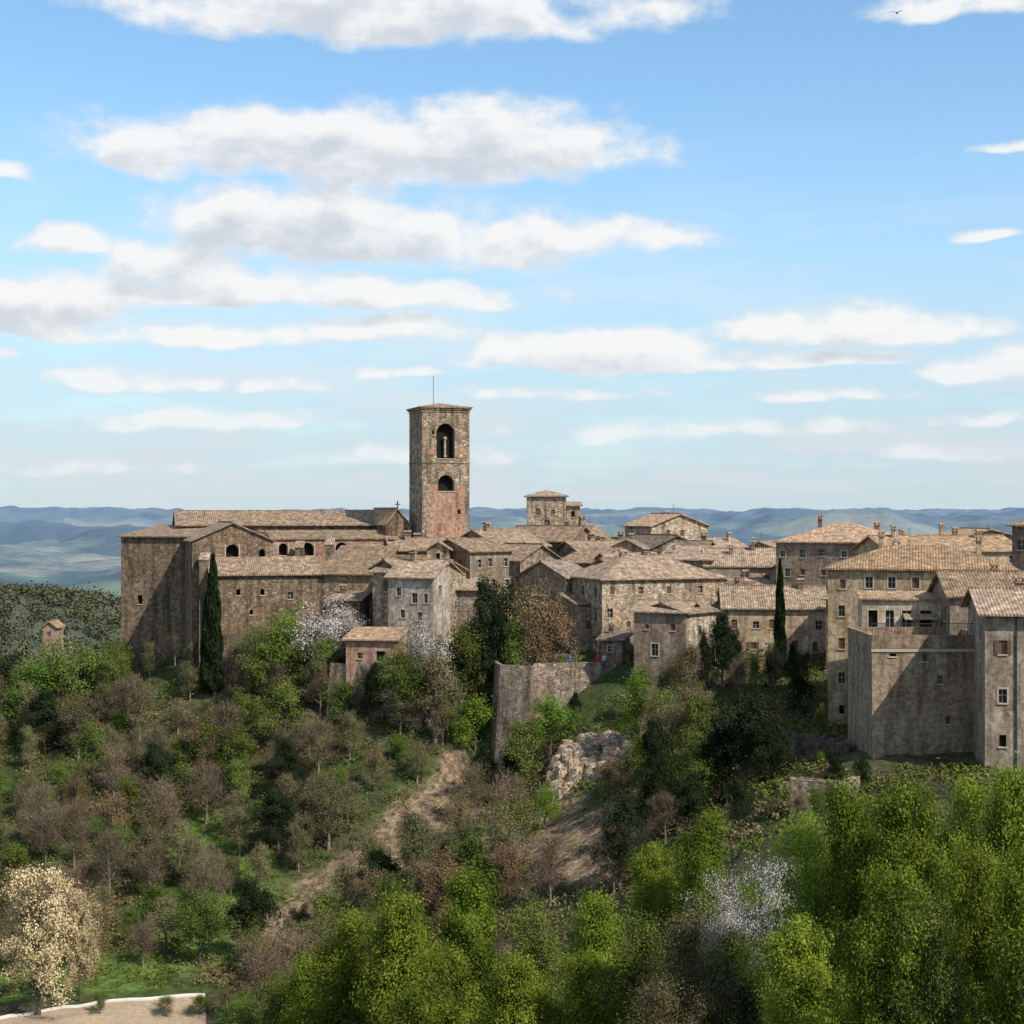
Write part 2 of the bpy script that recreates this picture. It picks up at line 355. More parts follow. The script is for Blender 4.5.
def building(name, pl, Dl, pr, Dr, eave, base, depth, roof='x', rise=1.5, wm='tan', rm='r1', wins=(), auto=None,
             over=.4, parent=None, chim=0, kinds=('glass', 'shut', 'glass trim'), matfn=None, su=(), sz=(), sidewin=True, fn=None):
    A = Vector((X(pl, Dl), Dl)); B = Vector((X(pr, Dr), Dr)); w = (B-A).length; Dm = (Dl+Dr)/2
    ang = math.atan2(B.y-A.y, B.x-A.x)
    z1 = Z(eave, Dm); z0 = Z(base, Dm)-3
    H = z1-z0; mb = MB(); s = Dm/F
    wl = [((px-pl)/(pr-pl)*w, Z(py, Dm)-z0, ww*s, hh*s, k) for (px, py, ww, hh, k) in wins]
    if auto:
        n, rows, ww, hh = auto
        for r in rows:
            for i in range(n):
                if random.random() < .15: continue
                px = pl+(pr-pl)*(i+.5+random.uniform(-.15, .15))/n
                wl.append(((px-pl)/(pr-pl)*w, Z(r+random.uniform(-1, 1), Dm)-z0, ww*s, hh*s*random.choice([1, 1, .75]), random.choice(kinds)))
    facade(mb, (0,0,0), (1,0,0), (0,1,0), w, 0, H, wl, wm, matfn, su, sz)
    sw = []
    if sidewin and depth > 5:
        for r in ([1.6, 4.4, 7.2] if H > 9 else [1.8]):
            for i in range(max(1, int(depth/3.6))):
                if random.random() < .6: sw.append(((i+.5)*depth/max(1, int(depth/3.6)), H-r, .8, 1.2, random.choice(kinds)))
    hb = H+rise if roof == 'b' else H
    facade(mb, (0,depth,0), (0,-1,0), (1,0,0), depth, 0, H, sw, wm)
    facade(mb, (w,0,0), (0,1,0), (-1,0,0), depth, 0, H, sw, wm)
    facade(mb, (w,depth,0), (-1,0,0), (0,-1,0), w, 0, hb, [], wm)
    o = over
    if roof == 'x':
        m = rise/(depth/2)
        for xx in (0, w): mb.poly([(xx,0,H),(xx,depth,H),(xx,depth/2,H+rise)], wm)
        mb.slab([(-o,-o,H-m*o),(w+o,-o,H-m*o),(w+o,depth/2,H+rise),(-o,depth/2,H+rise)], rm)
        mb.slab([(-o,depth/2,H+rise),(w+o,depth/2,H+rise),(w+o,depth+o,H-m*o),(-o,depth+o,H-m*o)], rm)
        mb.box(-o, w+o, depth/2-.14, depth/2+.14, H+rise+.1, H+rise+.26, rm)
    elif roof == 'y':
        m = rise/(w/2)
        for yy in (0, depth): mb.poly([(0,yy,H),(w,yy,H),(w/2,yy,H+rise)], wm)
        mb.slab([(-o,-o,H-m*o),(w/2,-o,H+rise),(w/2,depth+o,H+rise),(-o,depth+o,H-m*o)], rm)
        mb.slab([(w/2,-o,H+rise),(w+o,-o,H-m*o),(w+o,depth+o,H-m*o),(w/2,depth+o,H+rise)], rm)
        mb.box(w/2-.14, w/2+.14, -o, depth+o, H+rise+.1, H+rise+.26, rm)
    elif roof == 'b':
        m = rise/depth
        for xx in (0, w): mb.poly([(xx,0,H),(xx,depth,H),(xx,depth,H+rise)], wm)
        mb.slab([(-o,-o,H-m*o),(w+o,-o,H-m*o),(w+o,depth+o*.5,H+rise+m*o*.5),(-o,depth+o*.5,H+rise+m*o*.5)], rm)
    elif roof == 'hip':
        q = min(w, depth)/2; m = rise/q; e = H-m*o
        c = [(-o,-o,e),(w+o,-o,e),(w+o,depth+o,e),(-o,depth+o,e)]
        if w >= depth: r1 = (q, depth/2, H+rise); r2 = (w-q, depth/2, H+rise)
        else: r1 = (w/2, q, H+rise); r2 = (w/2, depth-q, H+rise)
        if w >= depth: ps = [[c[0],c[1],r2,r1],[c[1],c[2],r2],[c[2],c[3],r1,r2],[c[3],c[0],r1]]
        else: ps = [[c[0],c[1],r1],[c[1],c[2],r2,r1],[c[2],c[3],r2],[c[3],c[0],r1,r2]]
        for p in ps:
            if (Vector(p[0])-Vector(p[-1])).length < .01: p = p[:-1]
            if len(p) == 4 and (Vector(p[2])-Vector(p[3])).length < .01: p = p[:3]
            mb.slab(p, rm)
    else:
        mb.poly([(.3,.3,H-.9),(w-.3,.3,H-.9),(w-.3,depth-.3,H-.9),(.3,depth-.3,H-.9)], rm)
        for (a, b, c, d) in [(-.04,w+.04,-.04,.3),(-.04,w+.04,depth-.3,depth+.04),(-.04,.3,.3,depth-.3),(w-.3,w+.04,.3,depth-.3)]:
            mb.box(a, b, c, d, H-.95, H+.06, wm)
    for i in range(chim):
        cx = random.uniform(.15, .85)*w; cy = random.uniform(.3, .75)*depth
        zz = H+rise*(1-abs(cy/depth-.5)*2) if roof in ('x', 'hip') else H+rise*.5
        chimney(mb, cx, cy, H+.02, zz+random.uniform(.6, 1.1), random.uniform(.22, .4), random.choice(['brick', wm, 'pl_b']))
        if random.random() < .4: aerial(mb, min(w-.5, cx+1.2), cy, H+.2, rise+random.uniform(1., 1.6))
    if fn: fn(mb, w, H, depth, z0)
    return mb.obj(name, (A.x, A.y, z0), ang, parent, (random.uniform(0, 90), random.uniform(0, 90)))

# ------------------------------------------------------------ cathedral
cath = bpy.data.objects.new('cathedral', None); scene.collection.objects.link(cath)
building('apse_block', 121,199,204,197, 537,700, 12,'b',1.2,'church','r1',parent=cath, sidewin=False,
         wins=[(140,600,5,9,'deep'),(143,650,4,8,'deep')])
building('nave', 178,206,405,213, 525,640, 11,'x',1.7,'church','r1',parent=cath, sidewin=False)
building('gabled_chapel', 192,190.5,273,193.5, 541,660, 12,'y',2.1,'church','r1',parent=cath, sidewin=False, over=.3,
         wins=[(232,551,13,13,'arch deep trim'),(262,553,6,8,'arch deep')])
building('lean_to_wing', 212,187.5,318,190.5, 574,655, 3.6,'b',1.7,'church','r1',parent=cath, sidewin=False,
         wins=[(238,592,4,6,'deep'),(262,592,4,6,'deep'),(290,596,5,7,'glass'),(251,612,3,5,'deep')])
building('side_aisle', 272,201,398,206, 539,640, 4.2,'b',.9,'pl_p','r1',parent=cath, sidewin=False, over=.25,
         wins=[(283,549,9,12,'arch deep trim'),(307,549,13,13,'arch deep trim'),(341,549,13,13,'arch deep trim'),(371,549,8,10,'arch void')])
def cross(mb, w, H, d, z0):
    mb.box(w*.5-.07, w*.5+.07, -.1, .04, H+1.8, H+3.0, 'iron'); mb.box(w*.5-.35, w*.5+.35, -.1, .04, H+2.5, H+2.62, 'iron')
building('facade_gable', 386,206.5,409,207.5, 524,600, 12,'y',1.9,'church','r2',parent=cath, sidewin=False, over=.2, fn=cross)
for (px, D, top) in [(205,190,560),(330,200,545),(300,200.5,548)]:
    mb = MB(); x = X(px, D); mb.box(x-.5, x+.5, D-1.0, D+.6, -22, Z(top, D), 'church')
    mb.slab([(x-.6,D-1.1,Z(top,D)),(x+.6,D-1.1,Z(top,D)),(x+.6,D+.6,Z(top,D)+.8),(x-.6,D+.6,Z(top,D)+.8)], 'r1', .1)
    mb.obj('buttress', parent=cath)

# bell tower
def tfn(u, z):
    if u < .9 or u > 5.7: return 'tower'
    if 18 < z < 25.6 or 29.5 < z < 30.2: return 'brick'
    return 'tower'
def tower_extra(mb, w, H, d, z0):
    mb.box(w*.35-.03, w*.35+.03, d*.4-.03, d*.4+.03, H+.4, H+4.2, 'iron')
    uc = (445.5-422)/(469-422)*w; zb = Z(457, 206)-z0
    for (r, a, b) in [(.22, zb, zb+.25), (.14, zb+.25, zb+2.3), (.24, zb+2.3, zb+2.6)]:
        k = 10; ring = [(uc+r*math.cos(t*2*math.pi/k), .45+r*math.sin(t*2*math.pi/k)) for t in range(k)]
        for t in range(k):
            p, q = ring[t], ring[(t+1) % k]
            mb.poly([(p[0],p[1],a),(q[0],q[1],a),(q[0],q[1],b),(p[0],p[1],b)], 'light')
        mb.poly([(p[0],p[1],b) for p in ring], 'light')
    for zz in (Z(463, 206)-z0, Z(412, 206)-z0):
        mb.box(-.08, w+.08, -.08, -.003, zz, zz+.16, 'tower'); mb.box(-.08, -.003, 0, d, zz, zz+.16, 'tower')
    mb.box(-.2, w+.2, -.2, -.003, H-.3, H-.05, 'tower'); mb.box(-.2, -.003, 0, d+.2, H-.3, H-.05, 'tower')
building('bell_tower', 422,205,469.5,207, 407.5,660, 6.4,'hip',.6,'tower','r1', sidewin=False, over=.35, fn=tower_extra,
         wins=[(445.5,441,19,35,'arch deep'),(446,483,17,16,'arch deep'),(433,433,2.5,4,'void'),(459,512,3,5,'void')],
         matfn=tfn, su=(.9, 5.7), sz=(18, 25.6, 29.5, 30.2))

# ------------------------------------------------------------ houses
B = building
B('stone_house',318,192,373,190, 574,650, 8,'b',3.0,'tan','r1', wins=[(345,600,5,8,'glass')])
B('stone_house',352,197,430,199, 556,620, 7,'x',1.3,'grey','r1',chim=1, wins=[(372,563,5,6,'shut')])
B('stone_house',373,187,398,184, 569,650, 7,'y',1.0,'grey','r1', wins=[(385,585,4,7,'glass')])
B('plastered_house',388,182,433,180, 577,640, 8,'x',1.7,'pl_g','r1',chim=1, wins=[(399,592,5,8,'glass trim'),(415,598,6,10,'glass trim'),(426,598,4,9,'shut trim'),(403,614,5,8,'glass trim'),(420,616,5,8,'shut')])
B('stone_house',433,181,466,188, 572,650, 8,'y',1.2,'tan','r1', wins=[(445,590,5,8,'glass'),(456,606,5,8,'shut')])
B('brick_shed',346,177,396,176, 640,672, 5,'b',.9,'brick','r2', wins=[(381,656,10,10,'void'),(360,656,5,6,'glass')], sidewin=False)
B('stone_house',392,198,470,200, 550,620, 7,'x',1.3,'pl_b','r1',chim=2, wins=[(405,556,4,5,'glass'),(455,556,4,5,'glass')])
B('stone_house',427,190,449,190, 549,600, 4,'y',.8,'tan','r1', wins=[(438,556,4,6,'void')], sidewin=False)
B('plastered_house',470,191,512,195, 551,640, 8,'x',1.3,'pl_t','r1', auto=(3,[563,582],5,8))
B('stone_house',500,200,548,207, 546,620, 9,'x',1.9,'grey','r1', auto=(3,[556],4,6),chim=1)
B('tower_house',527,232,566,232, 496,560, 6,'hip',.8,'tan','r1', wins=[(538,512,5,7,'shut'),(553,512,4,5,'glass'),(547,523,5,6,'glass')])
B('tower_house',566.5,233,580,233, 506,560, 5,'b',.5,'tan','r1', sidewin=False, wins=[(573,514,4,6,'void')])
B('stone_house',545,222,606,226, 537,600, 8,'x',1.4,'tan','r1',chim=1, auto=(3,[545],4,5))
B('stone_house',505,214,570,210, 541,600, 9,'x',1.8,'pl_b','r1',chim=1)
B('stone_house',520,194,560,199, 560,640, 10,'y',1.8,'grey','r1',chim=1, auto=(2,[572,590],5,7))
B('stone_house',558,201,588,199, 563,640, 8,'b',1.6,'pl_t','r1', auto=(2,[573],5,7))
B('stone_house',585,205,640,209, 556,640, 9,'x',1.7,'tan','r1',chim=2, auto=(3,[565],5,6))
B('stone_house',566,188,592,191, 577,660, 8,'x',1.7,'pl_b','r3', auto=(2,[588,610],5,8))
B('stone_house',590,191.5,612,190, 568,660, 7,'y',1.0,'grey','r1', auto=(1,[580,598],5,8))
B('stone_house',577,183,600,184, 604,670, 5,'b',.9,'tan','r1', wins=[(588,625,5,8,'shut')])
B('stone_house',651,234,708,238, 526,560, 8,'y',1.7,'tan','r2', wins=[(668,533,5,6,'shut'),(682,533,5,6,'shut')],chim=1)
B('stone_house',640,217,712,222, 553,600, 10,'y',2.3,'grey','r3', wins=[(665,558,5,6,'glass'),(688,558,5,6,'glass')])
B('stone_house',600,226,655,224, 550,600, 8,'x',1.5,'pl_b','r1',chim=1)
B('stone_house',704,226,752,232, 551,600, 8,'x',1.6,'pl_g','r1',chim=1)
B('stone_house',618,196,668,199, 568,640, 8,'x',1.6,'grey','r1',chim=1)
B('stone_house',660,205,712,203, 560,640, 7,'b',1.5,'tan','r1',chim=1)
B('stone_mansion',602,180.5,724,186, 578,670, 11,'hip',2.3,'tan','r1',chim=2,
  wins=[(612,590,5,7,'shut'),(640,590,5,7,'glass'),(668,590,5,7,'shut'),(700,590,5,7,'glass'),(610,612,6,9,'glass'),(628,625,5,9,'shut'),(612,640,6,9,'glass')])
B('stone_house',634,170,686,168, 612,690, 6,'x',.9,'pl_b','r1', wins=[(655,650,7,12,'glass trim'),(647,627,4,5,'shut'),(673,627,5,7,'shut')])
B('stone_house',686.5,168.2,716,173, 612,690, 6,'x',.9,'light','r1', wins=[(700,630,5,8,'shut'),(702,655,5,8,'glass')])
B('ochre_house',706,203,778,202, 566,640, 9,'x',2.0,'pl_y','r1',chim=2, auto=(4,[577,594],5,7), kinds=('glass','shut','glass trim'))
B('ochre_house',724,177,826,176, 608,680, 9,'x',2.1,'pl_y','r1',chim=1, auto=(5,[624,646],6,9), kinds=('glass','shut','shut open'))
B('palazzo',776,191,890,185, 542,650, 12,'hip',2.1,'pl_b','r2',chim=2, kinds=('glass trim','glass','shut'), auto=(6,[554,573,596],5,8))
B('stone_house',888,176,1020,179, 551,640, 9,'x',1.5,'pl_y','r2',chim=3, auto=(5,[560],5,7))
B('stone_house',940,195,1040,197, 543,620, 9,'y',1.6,'pl_t','r2',chim=2)
B('tower_house',1012,158,1045,156, 525,620, 5,'hip',.7,'pl_b','r2', wins=[(1021,545,6,10,'glass')])
def balcony(mb, w, H, d, z0):
    for i in range(int(w/.25)):
        mb.box(i*.25, i*.25+.03, -.03, 0-.003, H+.06, H+.95, 'iron')
    mb.box(0, w, -.04, 0, H+.95, H+1.0, 'iron')
B('large_house',828,147,1015,143, 569,760, 11,'hip',1.9,'pl_y','r2',chim=3,
  wins=[(843,585,6,9,'shut'),(870,583,7,11,'glass trim'),(893,583,7,11,'glass trim'),(917,583,7,11,'shut trim'),(945,583,7,11,'glass trim'),
        (842,612,6,11,'glass'),(842,645,6,11,'shut'),(842,680,6,11,'glass'),(842,712,5,9,'void')])
def awning(mb, w, H, d, z0):
    mb.slab([(w*.5,-1.5,H-1.6),(w*.9,-1.5,H-1.6),(w*.9,-.003,H-1.2),(w*.5,-.003,H-1.2)], 'r1', .05)
    for u in (.51,.88): mb.box(w*u, w*u+.08, -1.45, -1.37, H-4.2, H-1.6, 'iron')
B('terrace_house',862,138,944,137, 600,700, 5,'b',.4,'pl_c','r2', sidewin=False, fn=awning,
  wins=[(873,619,9,17,'void trim'),(890,619,8,17,'glass'),(907,619,9,17,'glass trim'),(926,619,11,17,'void trim')], over=.25)
def buttr(mb, w, H, d, z0):
    balcony(mb, w, H, d, z0)
    for u in (.02, 2.9):
        mb.poly([(u,-1.3,0),(u+.9,-1.3,0),(u+.9,-.003,H*.55),(u,-.003,H*.55)], 'bbrick')
        mb.poly([(u,-1.3,0),(u,-.003,H*.55),(u,-.003,0)], 'bbrick'); mb.poly([(u+.9,-1.3,0),(u+.9,-.003,0),(u+.9,-.003,H*.55)], 'bbrick')
    mb.box(-.07, w+.07, -.09, -.042, H-1.25, H-1.0, 'trim')
B('fortified_house',872,126,990,126, 636,800, 9,'flat',0,'bbrick','r1', sidewin=False, fn=buttr,
  wins=[(893,655,7,3,'void'),(915,745,5,8,'void'),(940,680,5,8,'glass'),(948,720,5,8,'shut'),(925,658,5,7,'shut')])
def pipe(mb, w, H, d, z0):
    mb.box(2.2, 2.3, -.12, -.003, 0, H-.2, 'iron')
B('corner_house',985,119.5,1120,118, 614,800, 10,'x',1.5,'pl_t','r1',chim=1, over=.6, fn=pipe,
  wins=[(1003,648,8,14,'shut open'),(1003,697,8,14,'glass trim'),(1003,742,7,12,'void'),(1050,650,8,14,'shut'),(1050,690,8,14,'glass')])
B('stone_house',950,133,1110,132, 596,700, 8,'x',1.7,'pl_t','r1',chim=1)
for (px, D, e) in [(480,232,556),(620,245,549),(760,240,552),(840,230,548),(900,225,552),(980,230,550),(800,212,556),(560,250,545),(700,255,546)]:
    B('stone_house',px-26,D,px+26,D+random.uniform(-4,5), e,600, 9,random.choice('xy'),1.4,random.choice(['tan','grey','pl_y']),random.choice(['r1','r2']),chim=1)
for (pl, pr, D, e, wm, rt) in [(455,478,186,590,'grey','b'),(534,560,190,596,'pl_b','b'),(548,572,187,612,'tan','x'),(470,496,187,600,'tan','b'),(716,740,186,592,'tan','b'),(740,775,190,588,'grey','x'),(600,622,176,640,'grey','b'),
                         (612,640,209,547,'tan','y'),(570,600,216,548,'grey','x'),(676,706,212,549,'pl_t','x'),(700,730,196,580,'grey','b'),(826,850,170,600,'grey','b'),(330,360,187,600,'grey','b')]:
    B('stone_annex',pl,D,pr,D+random.uniform(-2,2.5), e,e+80, 5,rt,.9,wm,random.choice(['r1','r1','r3']),chim=random.randint(0,1),sidewin=False,auto=(1,[e+9],4,6))

# retaining walls / bastion
def prism(name, pts, zt, zb, mat, batter=.08, cap='trim'):
    mb = MB(); k = len(pts); c = sum((Vector(p) for p in pts), Vector((0, 0)))/k
    low = []
    for p in pts:
        d = (Vector(p)-c).normalized()*batter*(zt-zb); low.append(Vector(p)+d)
    acc = 0
    for i in range(k):
        j = (i+1) % k; L = (Vector(pts[j])-Vector(pts[i])).length
        mb.poly([(low[i].x,low[i].y,zb),(low[j].x,low[j].y,zb),(pts[j][0],pts[j][1],zt),(pts[i][0],pts[i][1],zt)], mat,
                [(acc,zb),(acc+L,zb),(acc+L,zt),(acc,zt)]); acc += L
    inn = [tuple(Vector(p)+(c-Vector(p)).normalized()*.45) for p in pts]
    for i in range(k):
        j = (i+1) % k
        mb.poly([(pts[i][0],pts[i][1],zt),(pts[j][0],pts[j][1],zt),(inn[j][0],inn[j][1],zt),(inn[i][0],inn[i][1],zt)], mat)
        mb.poly([(inn[j][0],inn[j][1],zt-.9),(inn[i][0],inn[i][1],zt-.9),(inn[i][0],inn[i][1],zt),(inn[j][0],inn[j][1],zt)], mat)
    mb.poly([(p[0],p[1],zt-.9) for p in inn], 'r3')
    return mb.obj(name)
BZ = Z(664, 172)
prism('bastion_wall', [(X(495,174),174),(X(500,171),171),(X(531,169.5),169.5),(X(534,172.5),172.5),(X(616,175),175),(X(616,184),184),(X(495,184),184)], BZ, -34, 'grey')
prism('terrace_wall', [(X(616,176),174.2),(X(650,168),168),(X(828,166),166),(X(828,172),172),(X(616,180),180)], Z(676,168), -30, 'dark')
prism('terrace_wall', [(X(330,178),178),(X(420,174),174),(X(470,178),178),(X(470,184),184),(X(330,184),184)], Z(664,177), -28, 'grey')
prism('retaining_wall', [(X(790,119),119),(X(845,117),117),(X(860,120),120),(X(860,121),121),(X(845,118),118),(X(790,120),120)], Z(779,119), -26, 'tan', .02)
prism('retaining_wall', [(X(744,140),140),(X(850,131),131),(X(850,133),133),(X(744,142),142)], Z(735,136), -26, 'dark', .02)
def rocks(name, px, D, n, ext):
    mb = MB()
    for i in range(n):
        x = X(px, D)+rs.uniform(-ext, ext); y = D+rs.uniform(-4, 4); z = gz(x, y)+rs.uniform(-.3, .3); s = rs.uniform(.4, 1.3)
        base = [(x+s*math.cos(t)*rs.uniform(.7,1.2), y+s*math.sin(t)*rs.uniform(.7,1.2)) for t in np.arange(7)*2*math.pi/7]
        top = [(x+(p[0]-x)*.6+rs.uniform(-.2,.2), y+(p[1]-y)*.6, z+s*rs.uniform(.4,.7)) for p in base]
        for k in range(7):
            j = (k+1) % 7; mb.poly([(base[k][0],base[k][1],z-.8),(base[j][0],base[j][1],z-.8),top[j],top[k]], 'tan')
        cpt = (x, y, z+s*.75)
        for k in range(7): mb.poly([top[k], top[(k+1) % 7], cpt], 'tan')
    return mb.obj(name)
rocks('rock_outcrop', 592, 160, 120, 4.2)

# people looking over the bastion parapet
def person(px, D, zfoot, shirt, trouser, face):
    me = bpy.data.meshes.new('person'); S = 1.0
    vs = [(0,0,.95),(0,0,1.2),(0,0,1.42),(0,0,1.52),(0,0,1.64),(0,0,1.74),
          (.1,0,.9),(.11,.02,.5),(.11,0,.08),(.11,-.14,.03),(-.1,0,.9),(-.12,-.05,.5),(-.12,0,.08),(-.12,-.14,.03),
          (.19,0,1.4),(.25,-.06,1.13),(.17,-.3,1.05),(.15,-.38,1.04),(-.19,0,1.4),(-.26,-.03,1.12),(-.2,-.27,1.02),(-.18,-.36,1.02)]
    es = [(0,1),(1,2),(2,3),(3,4),(4,5),(0,6),(6,7),(7,8),(8,9),(0,10),(10,11),(11,12),(12,13),(2,14),(14,15),(15,16),(16,17),(2,18),(18,19),(19,20),(20,21)]
    rd = [.15,.14,.15,.055,.1,.085,.1,.07,.045,.04,.1,.07,.045,.04,.06,.045,.035,.03,.06,.045,.035,.03]
    me.from_pydata(vs, es, []); o = bpy.data.objects.new('person', me); scene.collection.objects.link(o)
    sk = o.modifiers.new('skin', 'SKIN')
    for i, d in enumerate(me.skin_vertices[0].data): d.radius = (rd[i], rd[i]*.8); d.use_root = (i == 0)
    o.modifiers.new('sub', 'SUBSURF').levels = 1; o.modifiers['sub'].render_levels = 1
    m, nt = newmat('clothes_and_skin'); N = NT(nt); sp = N.n('ShaderNodeSeparateXYZ'); N.set(sp.inputs[0], N.n('ShaderNodeTexCoord').outputs['Object'])
    z = sp.outputs[2]; col = N.mix(N.math('GREATER_THAN', z, .95), c4(trouser), c4(shirt)); col = N.mix(N.math('GREATER_THAN', z, 1.49), col, (.45,.27,.19,1))
    col = N.mix(N.math('GREATER_THAN', z, 1.69), col, (.05,.03,.02,1)); finish(N, col, .8); me.materials.append(m)
    o.location = (X(px, D), D, zfoot); o.rotation_euler = (0, 0, face)
person(598, 175.2, BZ-.9, (.5,.05,.04), (.05,.06,.12), .1)
person(604, 175.3, BZ-.9, (.55,.55,.52), (.12,.1,.08), -.3)
person(570, 174.6, BZ-.9, (.08,.14,.3), (.05,.05,.05), .4)

# ------------------------------------------------------------ terrain sheet
ang = np.concatenate([np.linspace(-180,-40,60,endpoint=False), np.linspace(-40,-22,40,endpoint=False), np.linspace(-22,22,260,endpoint=False), np.linspace(22,40,40,endpoint=False), np.linspace(40,180,60,endpoint=False)])
ang = np.radians(ang)
rad = [1.5]
while rad[-1] < 15000:
    r = rad[-1]; rad.append(r+(2.0 if r < 60 else .9 if r < 225 else max(2., r*.013)))
rad = np.array(rad)
RR, AA = np.meshgrid(rad, ang, indexing='ij')
GX = RR*np.sin(AA); GY = RR*np.cos(AA); GZ = height(GX, GY)
nr, na = GX.shape
V = np.c_[GX.ravel(), GY.ravel(), GZ.ravel()]; V = np.r_[V, [[0, 0, gz(0, 0)]]]
ii, jj = np.meshgrid(np.arange(nr-1), np.arange(na), indexing='ij'); j2 = (jj+1) % na
Q = np.stack([ii*na+jj, ii*na+j2, (ii+1)*na+j2, (ii+1)*na+jj], -1).reshape(-1, 4)
def np_mesh(name, V, quads, tris=None):
    me = bpy.data.meshes.new(name); nq = len(quads); nt_ = 0 if tris is None else len(tris)
    me.vertices.add(len(V)); me.vertices.foreach_set('co', np.asarray(V, np.float32).ravel())
    me.loops.add(nq*4+nt_*3); li = np.asarray(quads).ravel()
    if nt_: li = np.r_[li, np.asarray(tris).ravel()]
    me.loops.foreach_set('vertex_index', li.astype(np.int32))
    me.polygons.add(nq+nt_)
    ls = np.arange(nq)*4
    if nt_: ls = np.r_[ls, nq*4+np.arange(nt_)*3]
    me.polygons.foreach_set('loop_start', ls.astype(np.int32))
    me.update(calc_edges=True); return me
T3 = np.array([[len(V)-1, (j+1) % na, j] for j in range(na)])
Q = Q[:, ::-1]
me = np_mesh('terrain', V, Q, T3); me.polygons.foreach_set('use_smooth', np.ones(len(me.polygons), bool))
def hit(px, py):
    d = np.arange(40, 260, .5); zz = height(X(px, d), d); k = np.where(zz >= Z(py, d))[0]
    D = d[k[0]] if len(k) else 200.; return X(px, D), D
def seg_mask(x, y, pts, wid):
    m = np.zeros_like(x)
    for (a, b) in zip(pts[:-1], pts[1:]):
        a = np.array(a); b = np.array(b); ab = b-a
        t = np.clip(((x-a[0])*ab[0]+(y-a[1])*ab[1])/(ab@ab+1e-9), 0, 1)
        d = np.hypot(x-a[0]-t*ab[0], y-a[1]-t*ab[1]); m = np.maximum(m, 1-sst(wid*.55, wid*1.2, d+(fbm(x/3, y/3, 3)-.5)*wid*.9))
    return m
dry_line = [hit(270,940), hit(330,900), hit(400,850), hit(460,790)]
dry_line2 = [hit(470,850), hit(540,830), hit(600,850)]
mead_line = [hit(180,820), hit(230,870), hit(200,930)]
mead2 = [hit(0,985), hit(120,975), hit(250,940)]
def masks(x, y):
    dry = np.maximum(seg_mask(x, y, dry_line, 4.2), seg_mask(x, y, dry_line2, 5.))
    g = np.maximum(seg_mask(x, y, mead_line, 4.5), seg_mask(x, y, mead2, 7))
    return dry, g*(1-dry)
dm, gm = masks(V[:, 0], V[:, 1])
a = me.attributes.new('dry', 'FLOAT', 'POINT'); a.data.foreach_set('value', dm.astype(np.float32))
a = me.attributes.new('meadow', 'FLOAT', 'POINT'); a.data.foreach_set('value', gm.astype(np.float32))
m, nt = newmat('terrain_ground'); N = NT(nt)
pos = N.n('ShaderNodeNewGeometry').outputs['Position']
def attr(N, n): 
    q = N.n('ShaderNodeAttribute'); q.attribute_name = n; return q.outputs['Fac']
n1 = N.noise(pos, .12, 4, .65); n2 = N.noise(pos, 1.3, 5, .75); n3 = N.noise(pos, .5, 4, .7)
near = N.mix(N.mr(n1, .42, .6), (.045,.068,.018,1), (.09,.07,.042,1))
near = N.mix(N.mr(n3, .5, .7), near, (.055,.044,.026,1))
dry = N.mix(N.mr(n2, .35, .65), (.13,.085,.05,1), (.29,.21,.135,1))
near = N.mix(attr(N, 'dry'), near, dry)
grs = N.mix(N.mr(n3, .35, .65), (.06,.09,.02,1), (.13,.20,.04,1))
near = N.mix(attr(N, 'meadow'), near, grs)
near = N.mix(1., near, N.mix(N.mr(n2, .32, .68), (.45,.45,.45,1), (1.5,1.5,1.5,1)), 'MULTIPLY')
vo = N.n('ShaderNodeTexVoronoi'); N.set(vo.inputs['Vector'], N.vm('ADD', pos, N.vm('MULTIPLY', N.noise(pos, .004, 3, .6, True), (160,160,0)))); vo.inputs['Scale'].default_value = .0024
sc = N.n('ShaderNodeSeparateColor'); N.set(sc.inputs[0], vo.outputs['Color'])
field = N.mix(N.mr(sc.outputs[0], .1, .9), (.10,.17,.055,1), (.34,.30,.16,1))
wood = N.mr(N.noise(pos, .0013, 6, .68), .42, .52)
farc = N.mix(wood, field, (.022,.042,.02,1))
wn = N.noise(pos, .05, 4, .75)
farc = N.mix(1., farc, N.mix(N.mr(wn, .3, .7), (.6,.6,.6,1), (1.3,1.3,1.3,1)), 'MULTIPLY')
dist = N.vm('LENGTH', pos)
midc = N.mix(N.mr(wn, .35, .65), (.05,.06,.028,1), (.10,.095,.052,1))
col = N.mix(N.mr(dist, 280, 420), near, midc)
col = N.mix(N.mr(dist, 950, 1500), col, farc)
haze_tint = N.math('SUBTRACT', 1., N.math('EXPONENT', N.math('MULTIPLY', N.math('MAXIMUM', N.math('SUBTRACT', dist, 300.), 0.), -1/4400.)))
col = N.mix(N.math('MULTIPLY', haze_tint, .93), col, (.145,.21,.30,1))  # aerial haze painted into the base colour, bluer with distance from the origin
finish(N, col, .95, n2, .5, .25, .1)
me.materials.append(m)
terrain = bpy.data.objects.new('terrain', me); scene.collection.objects.link(terrain)

